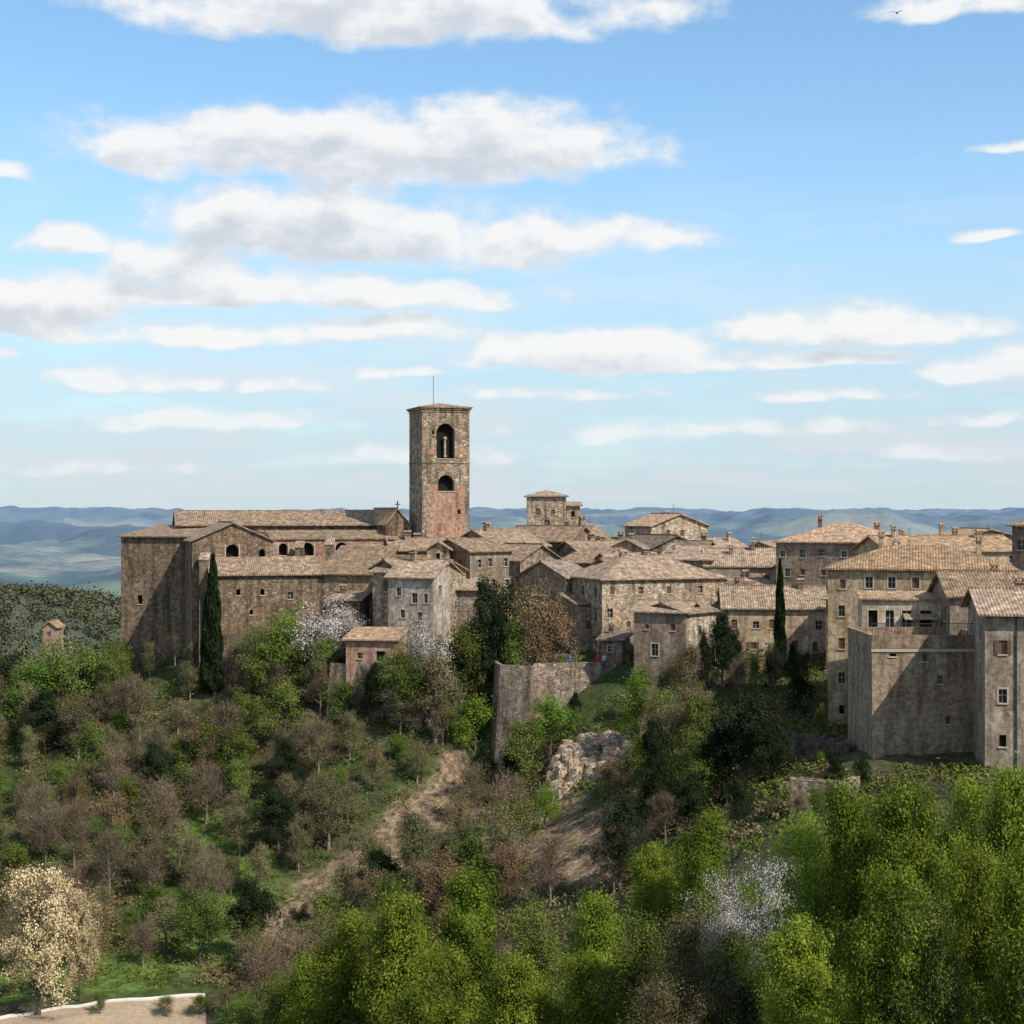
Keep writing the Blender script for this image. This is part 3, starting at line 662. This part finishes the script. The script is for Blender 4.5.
# road and kerb, bottom left
def strip_mesh(name, line, off0, off1, lift, mat, hgt=None):
    mb = MB(); L = [Vector(p) for p in line]; rows = []
    for i, p in enumerate(L):
        t = (L[min(i+1, len(L)-1)]-L[max(i-1, 0)]).normalized(); n = Vector((t.y, -t.x))
        rows.append((p+n*off0, p+n*off1))
    for (a, b), (c, d) in zip(rows[:-1], rows[1:]):
        k = 6
        for i in range(k):
            q = [a.lerp(b, i/k), c.lerp(d, i/k), c.lerp(d, (i+1)/k), a.lerp(b, (i+1)/k)]
            zz = [gz(v.x, v.y)+lift for v in q]
            mb.poly([(v.x, v.y, z) for v, z in zip(q, zz)], mat)
            if hgt:
                for e in range(4):
                    f = (e+1) % 4
                    mb.poly([(q[e].x,q[e].y,zz[e]-hgt),(q[f].x,q[f].y,zz[f]-hgt),(q[f].x,q[f].y,zz[f]),(q[e].x,q[e].y,zz[e])], mat)
    return mb.obj(name)
M['gravel'] = simple_mat('pale_gravel', (.36,.27,.18), .95, .1, .45)
M['kerbm'] = simple_mat('white_kerb_stone', (.66,.62,.55), .9, .1, .2)
kl = [hit(p, q) for p, q in [(-60,1026),(0,1021),(40,1015),(90,1007),(130,1003),(175,999),(205,998)]]
dense = []
for (a, b) in zip(kl[:-1], kl[1:]):
    for t in np.arange(0, 1, .25): dense.append((a[0]+(b[0]-a[0])*t, a[1]+(b[1]-a[1])*t))
dense.append(kl[-1])
strip_mesh('gravel_road', dense, .14, 8, .10, 'gravel')
strip_mesh('road_kerb', dense, -.14, .14, .24, 'kerbm', .6)

# ------------------------------------------------------------ vegetation
def leaf_mat(name, dark, light, trans=.3, hv=.03):
    m, nt = newmat(name); N = NT(nt)
    v = attr(N, 'v'); oi = N.n('ShaderNodeObjectInfo').outputs['Random']
    col = N.mix(v, c4(dark), c4(light))
    h = N.n('ShaderNodeHueSaturation'); N.set(h.inputs['Color'], col)
    N.set(h.inputs['Hue'], N.mr(oi, 0, 1, .5-hv, .5+hv)); N.set(h.inputs['Value'], N.mr(N.math('FRACT', N.math('MULTIPLY', oi, 7.3)), 0, 1, .7, 1.25))
    p = N.n('ShaderNodeBsdfDiffuse'); N.set(p.inputs[0], h.outputs[0])
    sh = p.outputs[0]
    if trans > .15:
        t = N.n('ShaderNodeBsdfTranslucent'); N.set(t.inputs[0], h.outputs[0])
        ms = N.n('ShaderNodeMixShader'); ms.inputs[0].default_value = trans
        N.set(ms.inputs[1], p.outputs[0]); N.set(ms.inputs[2], t.outputs[0]); sh = ms.outputs[0]
    o = N.n('ShaderNodeOutputMaterial'); N.set(o.inputs[0], sh); return m
BARK = simple_mat('bark', (.10,.075,.055), .9, .1, .3)
PALEBARK = simple_mat('pale_bark', (.24,.19,.145), .9, .1, .3)
LM = {
 'spring': leaf_mat('spring_leaves', (.065,.095,.012), (.31,.38,.05), .33, .010),
 'mid': leaf_mat('green_leaves', (.035,.055,.013), (.165,.21,.045), .1, .02),
 'dark': leaf_mat('evergreen_leaves', (.010,.017,.008), (.040,.055,.023), .1, .015),
 'olive': leaf_mat('olive_leaves', (.06,.062,.026), (.23,.22,.09), .1, .025),
 'twig': leaf_mat('twig_haze', (.075,.054,.037), (.25,.18,.125), .05, .015),
 'rust': leaf_mat('budding_leaves', (.085,.056,.03), (.28,.195,.10), .1, .02),
 'white': leaf_mat('white_blossom', (.34,.31,.27), (.70,.66,.60), .1, .01),
 'cream': leaf_mat('cream_blossom', (.34,.26,.13), (.74,.59,.34), .1, .01),
 'shrub': leaf_mat('shrub_leaves', (.05,.09,.014), (.20,.30,.042), .3, .015),
}
def unit(a): return a/(np.linalg.norm(a, axis=-1, keepdims=True)+1e-9)
def tubes(P0, P1, R0, R1, k):
    n = len(P0); d = unit(P1-P0); ref = np.where(np.abs(d[:, 2:3]) > .9, [[1., 0, 0]], [[0, 0, 1.]])
    a = unit(np.cross(d, ref)); b = np.cross(d, a); t = np.arange(k)*2*math.pi/k
    off = a[:, None]*np.cos(t)[None, :, None]+b[:, None]*np.sin(t)[None, :, None]
    v = np.concatenate([P0[:, None]+off*R0[:, None, None], P1[:, None]+off*R1[:, None, None]], 1).reshape(-1, 3)
    base = (np.arange(n)*2*k)[:, None]; j = np.arange(k); j2 = (j+1) % k
    q = np.stack([base+j, base+j2, base+k+j2, base+k+j], -1).reshape(-1, 4)
    return v, q
def leaves(r, C, w, n, size, sig, axis0, flat=.8, aspect=.55, sliver=False, cv=None):
    ci = r.choice(len(C), n, p=w/w.sum()); off = r.normal(size=(n, 3))*sig*np.array([1, 1, flat])
    p = C[ci]+off
    out = p-axis0; out[:, 2] *= .4
    nn = unit(r.normal(size=(n, 3))*.6+unit(out)*.5+unit(off)*.6+np.array([0, 0, .3]))
    tt = unit(np.cross(nn, r.normal(size=(n, 3)))); bb = np.cross(nn, tt)
    if sliver:
        tt = unit(unit(out)*.8+np.array([0,0,.7])+r.normal(size=(n,3))*.6); bb = unit(np.cross(tt, r.normal(size=(n,3))))
    s = size*r.uniform(.6, 1.3, n)[:, None]
    V = np.stack([p-tt*s*.5, p+bb*s*.5*aspect, p+tt*s*.5, p-bb*s*.5*aspect], 1).reshape(-1, 3)
    Qd = np.arange(n*4).reshape(-1, 4)
    v = np.clip(cv[ci]*.65+r.rand(n)*.35, 0, 1)
    return V, Qd, v
def tree_mesh(name, seed, H=10., R=4., th=2.5, nl=6000, ls=.28, sig=.45, leafm='mid', bark=None, nlimb=15, shape='round', sliver=0, up=.5, tr=.22, slv=.75):
    r = np.random.RandomState(seed); S = []
    k = 9; tp = [np.zeros(3)]
    for i in range(1, k+1):
        tp.append(np.array([r.normal()*.022*H*i/k, r.normal()*.022*H*i/k, H*.9*i/k]))
    tp = np.array(tp)
    def trunk(t):
        q = min(t/.9, .999)*k; i = int(q); return tp[i]*(1-q+i)+tp[i+1]*(q-i)
    for i in range(k): S.append((tp[i], tp[i+1], tr*(1-i/k*.85)*(1.35 if i == 0 else 1), tr*(1-(i+1)/k*.85)))
    C = []; W = []; t0 = th/H
    for i in range(nlimb):
        t = t0+(.88-t0)*((i+.5)/nlimb)**.85
        if shape == 'round': pr = math.sqrt(max(.05, 1-((t-(t0+.35*(1-t0)))/(.72*(1-t0)))**2))
        elif shape == 'tall': pr = (1-((t-t0)/(1-t0))**1.6)*.8+.25
        else: pr = 1.0 if t > .5 else .8
        L = R*pr*r.uniform(.6, 1.28); az = i*2.4+r.uniform(-.5, .5); el = up+(t-t0)*.9+r.uniform(-.2, .2)
        d = np.array([math.cos(az)*math.cos(el), math.sin(az)*math.cos(el), math.sin(el)]); p = trunk(t*.92); pts = [p]
        for s in range(5):
            d = unit(d+r.normal(size=3)*.13+np.array([0, 0, .07])); pts.append(pts[-1]+d*L/5)
        lr = tr*.42*(1-t*.4)
        for s in range(5): S.append((pts[s], pts[s+1], lr*(1-s*.17), lr*(1-(s+1)*.17)))
        lw = r.uniform(.5, 1.4)
        for s in range(6):
            q = r.uniform(.3, 1)*4.99; a = int(q); st = pts[a]+(pts[a+1]-pts[a])*(q-a)
            dd = unit(d+r.normal(size=3)*.65); l2 = L*r.uniform(.25, .45)
            e = st+dd*l2; S.append((st, e, lr*.3, lr*.12))
            C.append(st+dd*l2*.6); W.append(.6*lw); C.append(e); W.append(1.*lw)
            for u in range(3):
                d3 = unit(dd+r.normal(size=3)*.7); s3 = st+dd*l2*r.uniform(.4, 1); e3 = s3+d3*l2*.6
                S.append((s3, e3, lr*.13, lr*.05)); C.append(e3); W.append(.8*lw)
    C.append(tp[-1]+[0, 0, .05*H]); W.append(2.)
    C = np.array(C); W = np.array(W)*r.uniform(.3, 1.7, len(W))
    P0 = np.array([s[0] for s in S]); P1 = np.array([s[1] for s in S]); R0 = np.array([s[2] for s in S]); R1 = np.array([s[3] for s in S])
    v1, q1 = tubes(P0, P1, R0, np.maximum(R1, .008), 5)
    cv = r.rand(len(C)); ax = np.array([0, 0, H*.5])
    Vs = [v1]; Qs = [q1]; vals = [np.full(len(q1), .5)]; mi = [np.zeros(len(q1), int)]; off = len(v1)
    if nl:
        v, q, a = leaves(r, C, W, nl, ls, sig, ax, cv=cv); Vs.append(v); Qs.append(q+off); vals.append(a); mi.append(np.ones(len(q), int)); off += len(v)
    if sliver:
        v, q, a = leaves(r, C, W, sliver, slv, sig*1.15, ax, aspect=.05, sliver=True, cv=cv); Vs.append(v); Qs.append(q+off); vals.append(a); mi.append(np.full(len(q), 2)); off += len(v)
    me = np_mesh(name, np.concatenate(Vs), np.concatenate(Qs))
    for mm in (bark or BARK, LM[leafm], LM['twig']): me.materials.append(mm)
    me.polygons.foreach_set('material_index', np.concatenate(mi).astype(np.int32))
    at = me.attributes.new('v', 'FLOAT', 'FACE'); at.data.foreach_set('value', np.concatenate(vals).astype(np.float32))
    me['H'] = float(C[:, 2].max()+sig*.8); return me
def cypress_mesh(name, seed, H=10., R=.9, n=9000):
    r = np.random.RandomState(seed); t = r.rand(n)**.85; prof = R*np.minimum(1, np.sqrt(t*9))*(1-t**1.8)**.8+.05
    a = r.rand(n)*2*math.pi; rr = prof*np.sqrt(r.uniform(.45, 1.1, n))*(1+.18*np.sin(a*3+t*23)); p = np.stack([rr*np.cos(a), rr*np.sin(a), .3+t*(H-.3)], 1)
    tt = unit(np.stack([np.cos(a)*.3, np.sin(a)*.3, np.ones(n)], 1)+r.normal(size=(n, 3))*.2); bb = unit(np.cross(tt, r.normal(size=(n, 3))))
    s = r.uniform(.25, .5, n)[:, None]
    V = np.stack([p-tt*s*.5, p+bb*s*.3, p+tt*s*.6, p-bb*s*.3], 1).reshape(-1, 3); Qd = np.arange(n*4).reshape(-1, 4)
    v1, q1 = tubes(np.array([[0,0,0.]]), np.array([[0,0,H*.8]]), np.array([.16]), np.array([.03]), 6)
    me = np_mesh(name, np.r_[v1, V], np.r_[q1, Qd+len(v1)])
    for mm in (BARK, LM['dark']): me.materials.append(mm)
    me.polygons.foreach_set('material_index', np.r_[np.zeros(len(q1)), np.ones(n)].astype(np.int32))
    at = me.attributes.new('v', 'FLOAT', 'FACE'); at.data.foreach_set('value', np.r_[np.zeros(len(q1)), r.rand(n)].astype(np.float32))
    me['H'] = H; return me
TM = {
 'fg': [tree_mesh('spring_tree_a', 1, 13, 4.2, 2.0, 70000, .14, .32, 'spring', None, 20, 'tall', 0, .8, .25),
        tree_mesh('spring_tree_b', 2, 12, 4.6, 2.0, 70000, .14, .34, 'spring', None, 20, 'round', 0, .75, .25),
        tree_mesh('spring_tree_c', 3, 14, 4.0, 2.0, 70000, .14, .31, 'spring', None, 22, 'tall', 0, .9, .25)],
 'fgo': [tree_mesh('leafing_tree_a', 22, 13, 4.4, 2.0, 48000, .13, .38, 'olive', None, 20, 'round', 4000, .75, .25, .5),
         tree_mesh('leafing_tree_b', 23, 13, 4.4, 2.0, 60000, .13, .34, 'mid', None, 20, 'round', 0, .75, .25)],
 'fgw': [tree_mesh('large_blossom_tree', 24, 13, 4.6, 2.0, 30000, .12, .42, 'white', None, 20, 'round', 5000, .75, .22, .5)],
 'green': [tree_mesh('green_tree_a', 4, 8, 3.2, 1.6, 8000, .24, .36, 'mid'), tree_mesh('green_tree_b', 5, 8, 3.4, 1.5, 8000, .24, .38, 'mid')],
 'bright': [tree_mesh('bright_tree_a', 6, 6, 2.8, .8, 7000, .22, .4, 'shrub')],
 'olive': [tree_mesh('olive_tree_a', 7, 8, 3.0, 1.8, 5000, .21, .42, 'olive', PALEBARK, 15, 'round', 1500), tree_mesh('olive_tree_b', 8, 9, 3.0, 1.8, 5000, .21, .42, 'olive', PALEBARK, 15, 'tall', 2000)],
 'bare': [tree_mesh('bare_tree_a', 9, 8, 3.2, 1.8, 1000, .2, .5, 'rust', PALEBARK, 16, 'round', 4200), tree_mesh('bare_tree_b', 10, 9, 3.2, 1.8, 1600, .2, .5, 'olive', PALEBARK, 16, 'tall', 3800),
          tree_mesh('bare_tree_c', 19, 8, 3.4, 1.4, 1800, .2, .5, 'rust', PALEBARK, 16, 'round', 3400)],
 'rust': [tree_mesh('rust_tree_a', 11, 8, 3.0, 1.5, 6500, .2, .42, 'rust')],
 'ever': [tree_mesh('evergreen_tree_a', 12, 9, 3.4, .8, 16000, .24, .36, 'dark', None, 20), tree_mesh('evergreen_tree_b', 13, 9, 3.2, .8, 16000, .24, .34, 'dark', None, 20, 'tall')],
 'white': [tree_mesh('white_blossom_tree', 14, 6, 2.8, 1.2, 6500, .15, .36, 'white', None, 14, 'round', 1500)],
 'cream': [tree_mesh('cream_blossom_tree', 15, 9, 4.0, 2.2, 15000, .2, .36, 'cream', None, 14, 'round', 1200)],
 'cyp': [cypress_mesh('cypress_mesh', 16)],
}
NM = {'fg': 'spring_tree', 'fgo': 'leafing_tree', 'fgw': 'blossom_tree', 'green': 'broadleaf_tree', 'bright': 'bright_shrub', 'olive': 'budding_tree', 'bare': 'bare_tree', 'rust': 'rusty_tree',
      'ever': 'evergreen_tree', 'white': 'blossom_tree', 'cream': 'cream_blossom_tree', 'cyp': 'cypress_tree'}
def put(kind, x, y, hgt, wide=1., z=None, var=None):
    ms = TM[kind]; me = ms[random.randrange(len(ms)) if var is None else var]
    o = bpy.data.objects.new(NM[kind], me); scene.collection.objects.link(o)
    s = hgt/me['H']; o.scale = (s*wide, s*wide, s); o.rotation_euler = (0, 0, random.uniform(0, 6.28))
    o.location = (x, y, (gz(x, y) if z is None else z)-.15); return o
def T(kind, px, D, top, wide=1., var=None, zb=None):
    x = X(px, D); g = gz(x, D) if zb is None else zb; h = max(1., Z(top, D)-g); return put(kind, x, D, h, wide, g, var)
T('cyp', 213, 185.5, 555, .7); T('cyp', 780, 167, 560, .5, zb=-18.5); T('cyp', 206, 186, 595, .6)
for a in [('fg',345,84,905,.9,1),('fg',400,80,884,.8,0),('fg',470,86,868,.7,2),('fgo',540,84,893,.8,1),('fg',600,78,885,.7,0),('fg',430,72,945,.85,1),
          ('fg',655,88,842,.7,2),('fg',700,84,806,.62,0),('fg',520,74,945,.8,0),('fg',590,72,950,.8,2),('fgo',640,70,905,.9,1),('fgo',700,66,890,.9,0),('fgo',745,66,925,.9,1),('fgo',670,62,960,.9,0),
          ('fg',815,62,815,.62,1),('fg',858,60,776,.56,0),('fg',907,57,782,.56,2),('fg',962,60,772,.6,1),('fg',1012,56,758,.6,0),('fg',880,48,858,.66,1),('fgo',940,47,890,.6,1),('fg',1030,46,845,.66,2),
          ('fg',800,52,915,.66,2),('fg',985,50,835,.55,1),('fgo',285,92,965,.9,1),('fgo',250,95,985,1,1),('fg',310,90,948,.85,0),('fgo',835,70,800,.6,1)]:
    T(*a)
T('cream', 38, 127, 862, .9); T('cream', 80, 130, 884, .55)
T('fgw', 765, 77, 850, .8); T('fgw', 728, 80, 870, .7)
T('white', 330, 183, 592, 1.1); T('white', 425, 176, 614, .9); T('white',348,183,608,.9)
for a in [('ever',745,131,690,1.0,0),('ever',768,129,712,.9,1),('ever',722,133,712,.8,1),('ever',655,132,755,.8,0),('ever',690,130,768,.9,1),('ever',620,128,790,.8,0),('ever',740,122,775,1.,0),
          ('ever',487,177,572,.55,1),('ever',500,178,578,.5,0),('ever',722,165,608,.6,1),('ever',705,164,628,.5,0),('ever',735,164,625,.5,0),('ever',470,140,850,.9,0),('ever',510,138,850,.9,1),
          ('ever',790,130,800,1.,0),('ever',450,176,640,.6,0),('ever',575,168,690,.7,1),('ever',800,150,650,.6,0),('ever',480,164,740,.8,0),('ever',510,163,748,.7,1),('green',530,162,760,.8,0),
          ('ever',835,122,745,.8,0),('ever',862,121,752,.8,1),('ever',793,160,640,.5,1),('ever',770,162,650,.5,0),
          ('green',640,164,655,.7),('rust',672,163,652,.7),('green',755,162,648,.6),('green',410,173,640,.8),('ever',372,175,660,.6,0),('olive',435,172,650,.9),('green',325,180,625,.8)]:
    T(*a)
T('rust', 535, 176, 572, .75); T('rust', 552, 175, 590, .7); T('green', 512, 176, 600, .6); T('green',465,176,610,.8); T('green',440,175,640,.8)
for a in [('bright',550,165,690,1.2),('green',520,163,705,1.),('bright',475,172,690,1.1),('green',455,172,700,1.1),('bright',145,186,690,1.2),('bright',120,184,705,1.1),('bright',205,176,715,1.2),
          ('green',185,176,725,1.1),('bright',285,183,602,.9),('green',268,182,612,.9),('bright',35,190,655,1.4),('green',310,182,628,1.1),('bright',820,128,748,1.),('bright',800,127,760,.9),('bright',545,150,780,1),('bright',640,158,665,.8),('bright',575,166,705,.8),('green',395,176,640,1),('green',60,190,640,1.3),('green',90,192,635,1.2),
          ('ever',345,176,690,.8),('olive',690,158,640,.8),('olive',665,160,660,.8),('bare',740,158,650,.8),('bare',700,150,690,.8),('olive',660,146,700,1),('rust',690,145,690,1.),('rust',640,148,730,.8),
          ('green',820,140,700,.6),('olive',150,193,640,1.),('bare',175,192,632,1.),('olive',190,190,640,.8),('bare',235,186,630,.9),('olive',250,185,622,.9),
          ('green',625,177,650,1.2),('green',612,178,652,1.),('olive',775,162,640,.8),('bright',815,116,785,1.),('olive',800,114,792,1.),('green',848,113,790,1.),
          ('green',100,127,985,1.),('olive',165,128,992,1.6),('green',200,128,990,1.6),('olive',225,128,990,1.4),('green',44,292,633,.8),('olive',57,290,636,.8)]:
    T(*a)
# hillside wood
pts = []; cnt = 0
poly_rng = np.random.RandomState(5)
for it in range(9000):
    y = poly_rng.uniform(118, 200); px = poly_rng.uniform(-90, 840); x = X(px, y)
    g = gz(x, y); py = 512-g/y*F
    if py > 1075 or py < 640: continue
    if px > 470 and px < 640 and y > 158: continue
    if px > 545 and px < 645 and y > 148: continue
    if px > 640 and (y > 160 or y > 150 and px > 700): continue
    if px > 700 and y < 150: continue
    if px > 300 and y < 128: continue
    if y > 184 and px > 240: continue
    if px > 118 and y > 186: continue
    if px < 260 and y < 136: continue
    d_, g_ = masks(np.array([x]), np.array([y]))
    if d_[0] > .15 or (g_[0] > .3 and poly_rng.rand() < .9): continue
    if any((x-q[0])**2+(y-q[1])**2 < 3.1**2 for q in pts): continue
    pts.append((x, y)); u = poly_rng.rand(); zone = float(fbm(np.array([x/14+3]), np.array([y/14+8]), 3)[0])
    k = 'bare' if u < .28 else 'olive' if u < .52 else 'green' if u < .78 else 'rust' if u < .85 else 'ever' if u < .93 else 'bright'
    if zone > .56 and k == 'bare': k = 'olive'
    if zone < .40 and k == 'green': k = 'bare'
    h = poly_rng.uniform(4., 8.) if k != 'bright' else poly_rng.uniform(2, 3.8)
    ceil = 655 if px < 330 else 672
    if px < 118: ceil = 628
    h = min(h, max(2.2, Z(ceil, y)-g)); 
    put(k, x, y, h, poly_rng.uniform(.8, 1.25)); cnt += 1
print('hillside trees', cnt)
# undergrowth
r = np.random.RandomState(21); n = 7000
y = r.uniform(112, 198, n); px = r.uniform(-120, 1000, n); x = X(px, y); z = height(x, y)
d_, g_ = masks(x, y); keep = (r.rand(n) > d_*.85) & (r.rand(n) > g_*.3) & ~((px > 490) & (px < 620) & (y > 170)) & ~((px < 240) & (y < 133)) & (y < 190) & ~((px > 840) & (y > 123))
C = np.stack([x, y, z+.3], 1)[keep]; W = r.uniform(.4, 1.6, len(C)); hue = fbm(C[:, 0]/8, C[:, 1]/8, 3)+r.normal(size=len(C))*.09
for nm, sel, lm in (('green_undergrowth', hue > .48, 'mid'), ('brown_undergrowth', hue <= .48, 'rust')):
    c = C[sel]; w = W[sel]; nn = len(c)*28
    v, q, a = leaves(r, c, w, nn, .3, .5, c.mean(0)-[0, 0, 400], .5, cv=r.rand(len(c)))
    m_ = np_mesh(nm, v, q); m_.materials.append(LM[lm]); at = m_.attributes.new('v', 'FLOAT', 'FACE'); at.data.foreach_set('value', a.astype(np.float32))
    scene.collection.objects.link(bpy.data.objects.new(nm, m_))
# distant woods: one object
n = 6800; px = np.r_[r.uniform(-150, 200, 6000), r.uniform(200, 1200, 800)]; y = np.r_[r.uniform(215, 1150, 6000), r.uniform(400, 1200, 800)]; x = X(px, y)
ok = ~((np.hypot(x+20, y-220) < 60)); x = x[ok]; y = y[ok]; z = height(x, y); C = np.stack([x, y, z+2.4], 1); W = np.ones(len(C))
v, q, a = leaves(r, C, W, len(C)*34, 1.4, 1.7, C.mean(0)-[0, 0, 2000], 1., .9, cv=r.rand(len(C)))
m_ = np_mesh('distant_woods', v, q); LM['far'] = leaf_mat('distant_leaves', (.07,.08,.042), (.14,.135,.075), .1, 0)
m_.materials.append(LM['far']); at = m_.attributes.new('v', 'FLOAT', 'FACE'); at.data.foreach_set('value', a.astype(np.float32))
scene.collection.objects.link(bpy.data.objects.new('distant_woods', m_))

B('farmhouse', 43,300,56,300, 627,640, 5,'y',.9,'pl_p','r2', sidewin=False, wins=[(49,634,4,5,'shut')])

# bird
mb = MB(); M['bird'] = simple_mat('bird_feathers', (.03,.03,.03))
b = Vector((X(897,110),110,Z(13,110)))
mb.poly([(-.25,0,0),(0,-.06,.05),(.28,0,0),(0,.06,.05)],'bird'); mb.poly([(-.25,0,0),(0,.06,-.05),(.28,0,0),(0,-.06,-.05)],'bird')
for s in (-1,1): mb.poly([(0.1,0,.02),(.1,s*.3,.16),(-.02,s*.62,.1),(-.08,s*.3,.13),(-.08,0,.02)],'bird')
mb.obj('bird', b, 1.2)

# ------------------------------------------------------------ sky
world = bpy.data.worlds.new('World'); scene.world = world; world.use_nodes = True
try:
    world.cycles.sampling_method = 'MANUAL'; world.cycles.sample_map_resolution = 256
except Exception: pass
nt = world.node_tree
for n_ in list(nt.nodes): nt.nodes.remove(n_)
N = NT(nt)
STR = .12
el = math.asin(SUN.z); rot = math.atan2(SUN.x, SUN.y)
sky = N.n('ShaderNodeTexSky', sky_type='NISHITA'); sky.sun_disc = False; sky.sun_elevation = el; sky.sun_rotation = rot
sky.air_density = 1.; sky.dust_density = .5; sky.ozone_density = 1.5; sky.altitude = 200
dirv = N.n('ShaderNodeTexCoord').outputs['Generated']
sx = N.n('ShaderNodeSeparateXYZ'); N.set(sx.inputs[0], dirv)
az = N.math('ARCTAN2', sx.outputs[0], sx.outputs[1]); ele = N.math('ARCSINE', sx.outputs[2])
cmb = N.n('ShaderNodeCombineXYZ'); N.set(cmb.inputs[0], az); N.set(cmb.inputs[1], ele); P = cmb.outputs[0]
clouds = [(375,2,245,40,1.1),(955,0,85,18,1),(300,148,210,34,1.15),(480,142,165,40,1.15),(130,148,70,20,.9),(300,222,130,42,1.25),(400,232,160,38,1.15),(590,238,120,18,1.),(300,292,215,18,1.05),(180,262,95,28,1.),
          (45,306,90,32,1.2),(66,238,38,17,1.1),(180,334,150,16,.85),(385,326,100,16,1.),(590,350,115,22,1.25),(690,360,90,12,.9),(845,326,120,19,1.15),(820,356,115,12,.95),
          (125,380,80,14,1.),(275,384,50,11,.9),(400,370,45,8,.7),(985,362,68,18,.9),(985,416,65,10,.9),(15,171,30,10,.9),(985,232,28,7,.6),(1015,146,28,7,.6),(850,395,110,9,.6),(5,355,24,9,.8),(560,392,120,10,.6),
          (200,420,200,14,.6),(700,430,230,14,.6),(420,455,220,14,.55),(930,450,120,12,.5),(90,465,150,12,.5)]
def whites(r_, g_, b_): return (r_/STR, g_/STR, b_/STR, 1)
gen = N.math('MULTIPLY', N.math('SUBTRACT', N.noise(N.vm('MULTIPLY', P, (1, 2.6, 1)), 3.2, 2, .5, False, '2D'), .56), 9.)
gmask = N.math('MAXIMUM', N.mr(N.math('ABSOLUTE', az), .36, .44), N.mr(ele, .34, .41))
gen = N.math('SUBTRACT', N.math('MULTIPLY', gen, gmask), N.math('MULTIPLY', N.math('SUBTRACT', 1., gmask), 2.))
P2 = N.vm('ADD', P, (.005, .012, 0))
def fn_(p, det): return N.noise(N.vm('MULTIPLY', p, (1, 1.7, 1)), 24, det, .56, False, '2D')
def field(p, warp):
    pw = N.vm('ADD', p, warp); acc = None
    for (cx, cy, hw, hh, amp) in clouds:
        a0 = math.atan((cx-512)/F); e0 = math.atan((512-(cy+hh*.35))/F*math.cos(a0)); ih = F/(hw*1.05); iv = F/(hh*1.3)
        v = N.vm('MULTIPLY_ADD', pw, (ih, iv, 0), (-a0*ih, -e0*iv, 0))
        v = N.vm('MAXIMUM', v, N.vm('MULTIPLY', v, (-1, -2.2, 1)))
        f = N.math('SUBTRACT', amp, N.vm('DOT_PRODUCT', v, v))
        acc = f if acc is None else N.math('MAXIMUM', acc, f)
    return acc
skyc0 = N.mix(1., sky.outputs[0], (1.3, 1.55, 1.6, 1), 'MULTIPLY')
vn = N.noise(N.vm('MULTIPLY', P, (4, 26, 1)), 1.6, 5, .6, False, '2D')
veil = N.math('MULTIPLY', N.mr(ele, .015, .26, 1, 0, True), N.mr(vn, .32, .62, .74, 1.))
vcol = N.mix(N.mr(vn, .42, .62), whites(.50,.62,.745), whites(.65,.715,.785))
skyc = N.mix(N.math('MULTIPLY', veil, .95), skyc0, vcol)
def bgd(acc, fa, fb, acc2):
    def tot(a_, f): return N.math('MULTIPLY_ADD', N.math('SUBTRACT', f, .5), 2.7, N.math('MAXIMUM', a_, -1.5))
    d0 = tot(acc, fa); d1 = tot(acc2, fb)
    alpha = N.mr(d0, -.5, .75, 0, 1, True)
    above = N.mr(d1, .2, 1.5, 0, 1, True)
    cc = N.mix(above, whites(.94,.94,.935), whites(.63,.68,.745))
    cc = N.mix(N.mr(d0, -.1, .65), whites(.74,.80,.86), cc)
    c = N.mix(N.math('MULTIPLY', alpha, N.mr(ele, .0, .1, .4, .96)), skyc, cc)
    bg = N.n('ShaderNodeBackground'); N.set(bg.inputs[0], c); bg.inputs[1].default_value = STR
    return bg.outputs[0]
warpn = N.vm('MULTIPLY', N.vm('SUBTRACT', N.noise(N.vm('MULTIPLY', P, (1, 1.55, 1)), 14, 2, .5, True, '2D'), (.5, .5, .5)), (.05, .014, 0))
fA = fn_(P, 7); fB = fn_(P2, 4)
bgA = bgd(N.math('MAXIMUM', field(P, warpn), gen), fA, fB, N.math('MAXIMUM', field(P2, warpn), gen))
fC = fn_(P, 3); bgB = bgd(gen, fC, fC, gen)
inreg = N.math('MULTIPLY', N.math('LESS_THAN', N.math('ABSOLUTE', az), .44), N.math('MULTIPLY', N.math('GREATER_THAN', ele, -.005), N.math('LESS_THAN', ele, .41)))
mx = N.n('ShaderNodeMixShader'); N.set(mx.inputs[0], inreg); N.set(mx.inputs[1], bgB); N.set(mx.inputs[2], bgA)
o = N.n('ShaderNodeOutputWorld'); N.set(o.inputs[0], mx.outputs[0])

sl = bpy.data.lights.new('sun', 'SUN'); sl.energy = 5.0; sl.angle = math.radians(.5); sl.color = (1, .94, .84)
so = bpy.data.objects.new('sun', sl); scene.collection.objects.link(so); so.rotation_euler = (-SUN).to_track_quat('-Z', 'Y').to_euler()

cam = bpy.data.cameras.new('camera'); cam.sensor_width = 36; cam.lens = 36*F/1024; cam.clip_end = 30000; cam.clip_start = .1
co = bpy.data.objects.new('camera', cam); scene.collection.objects.link(co); co.rotation_euler = (math.radians(90), 0, 0)
scene.camera = co
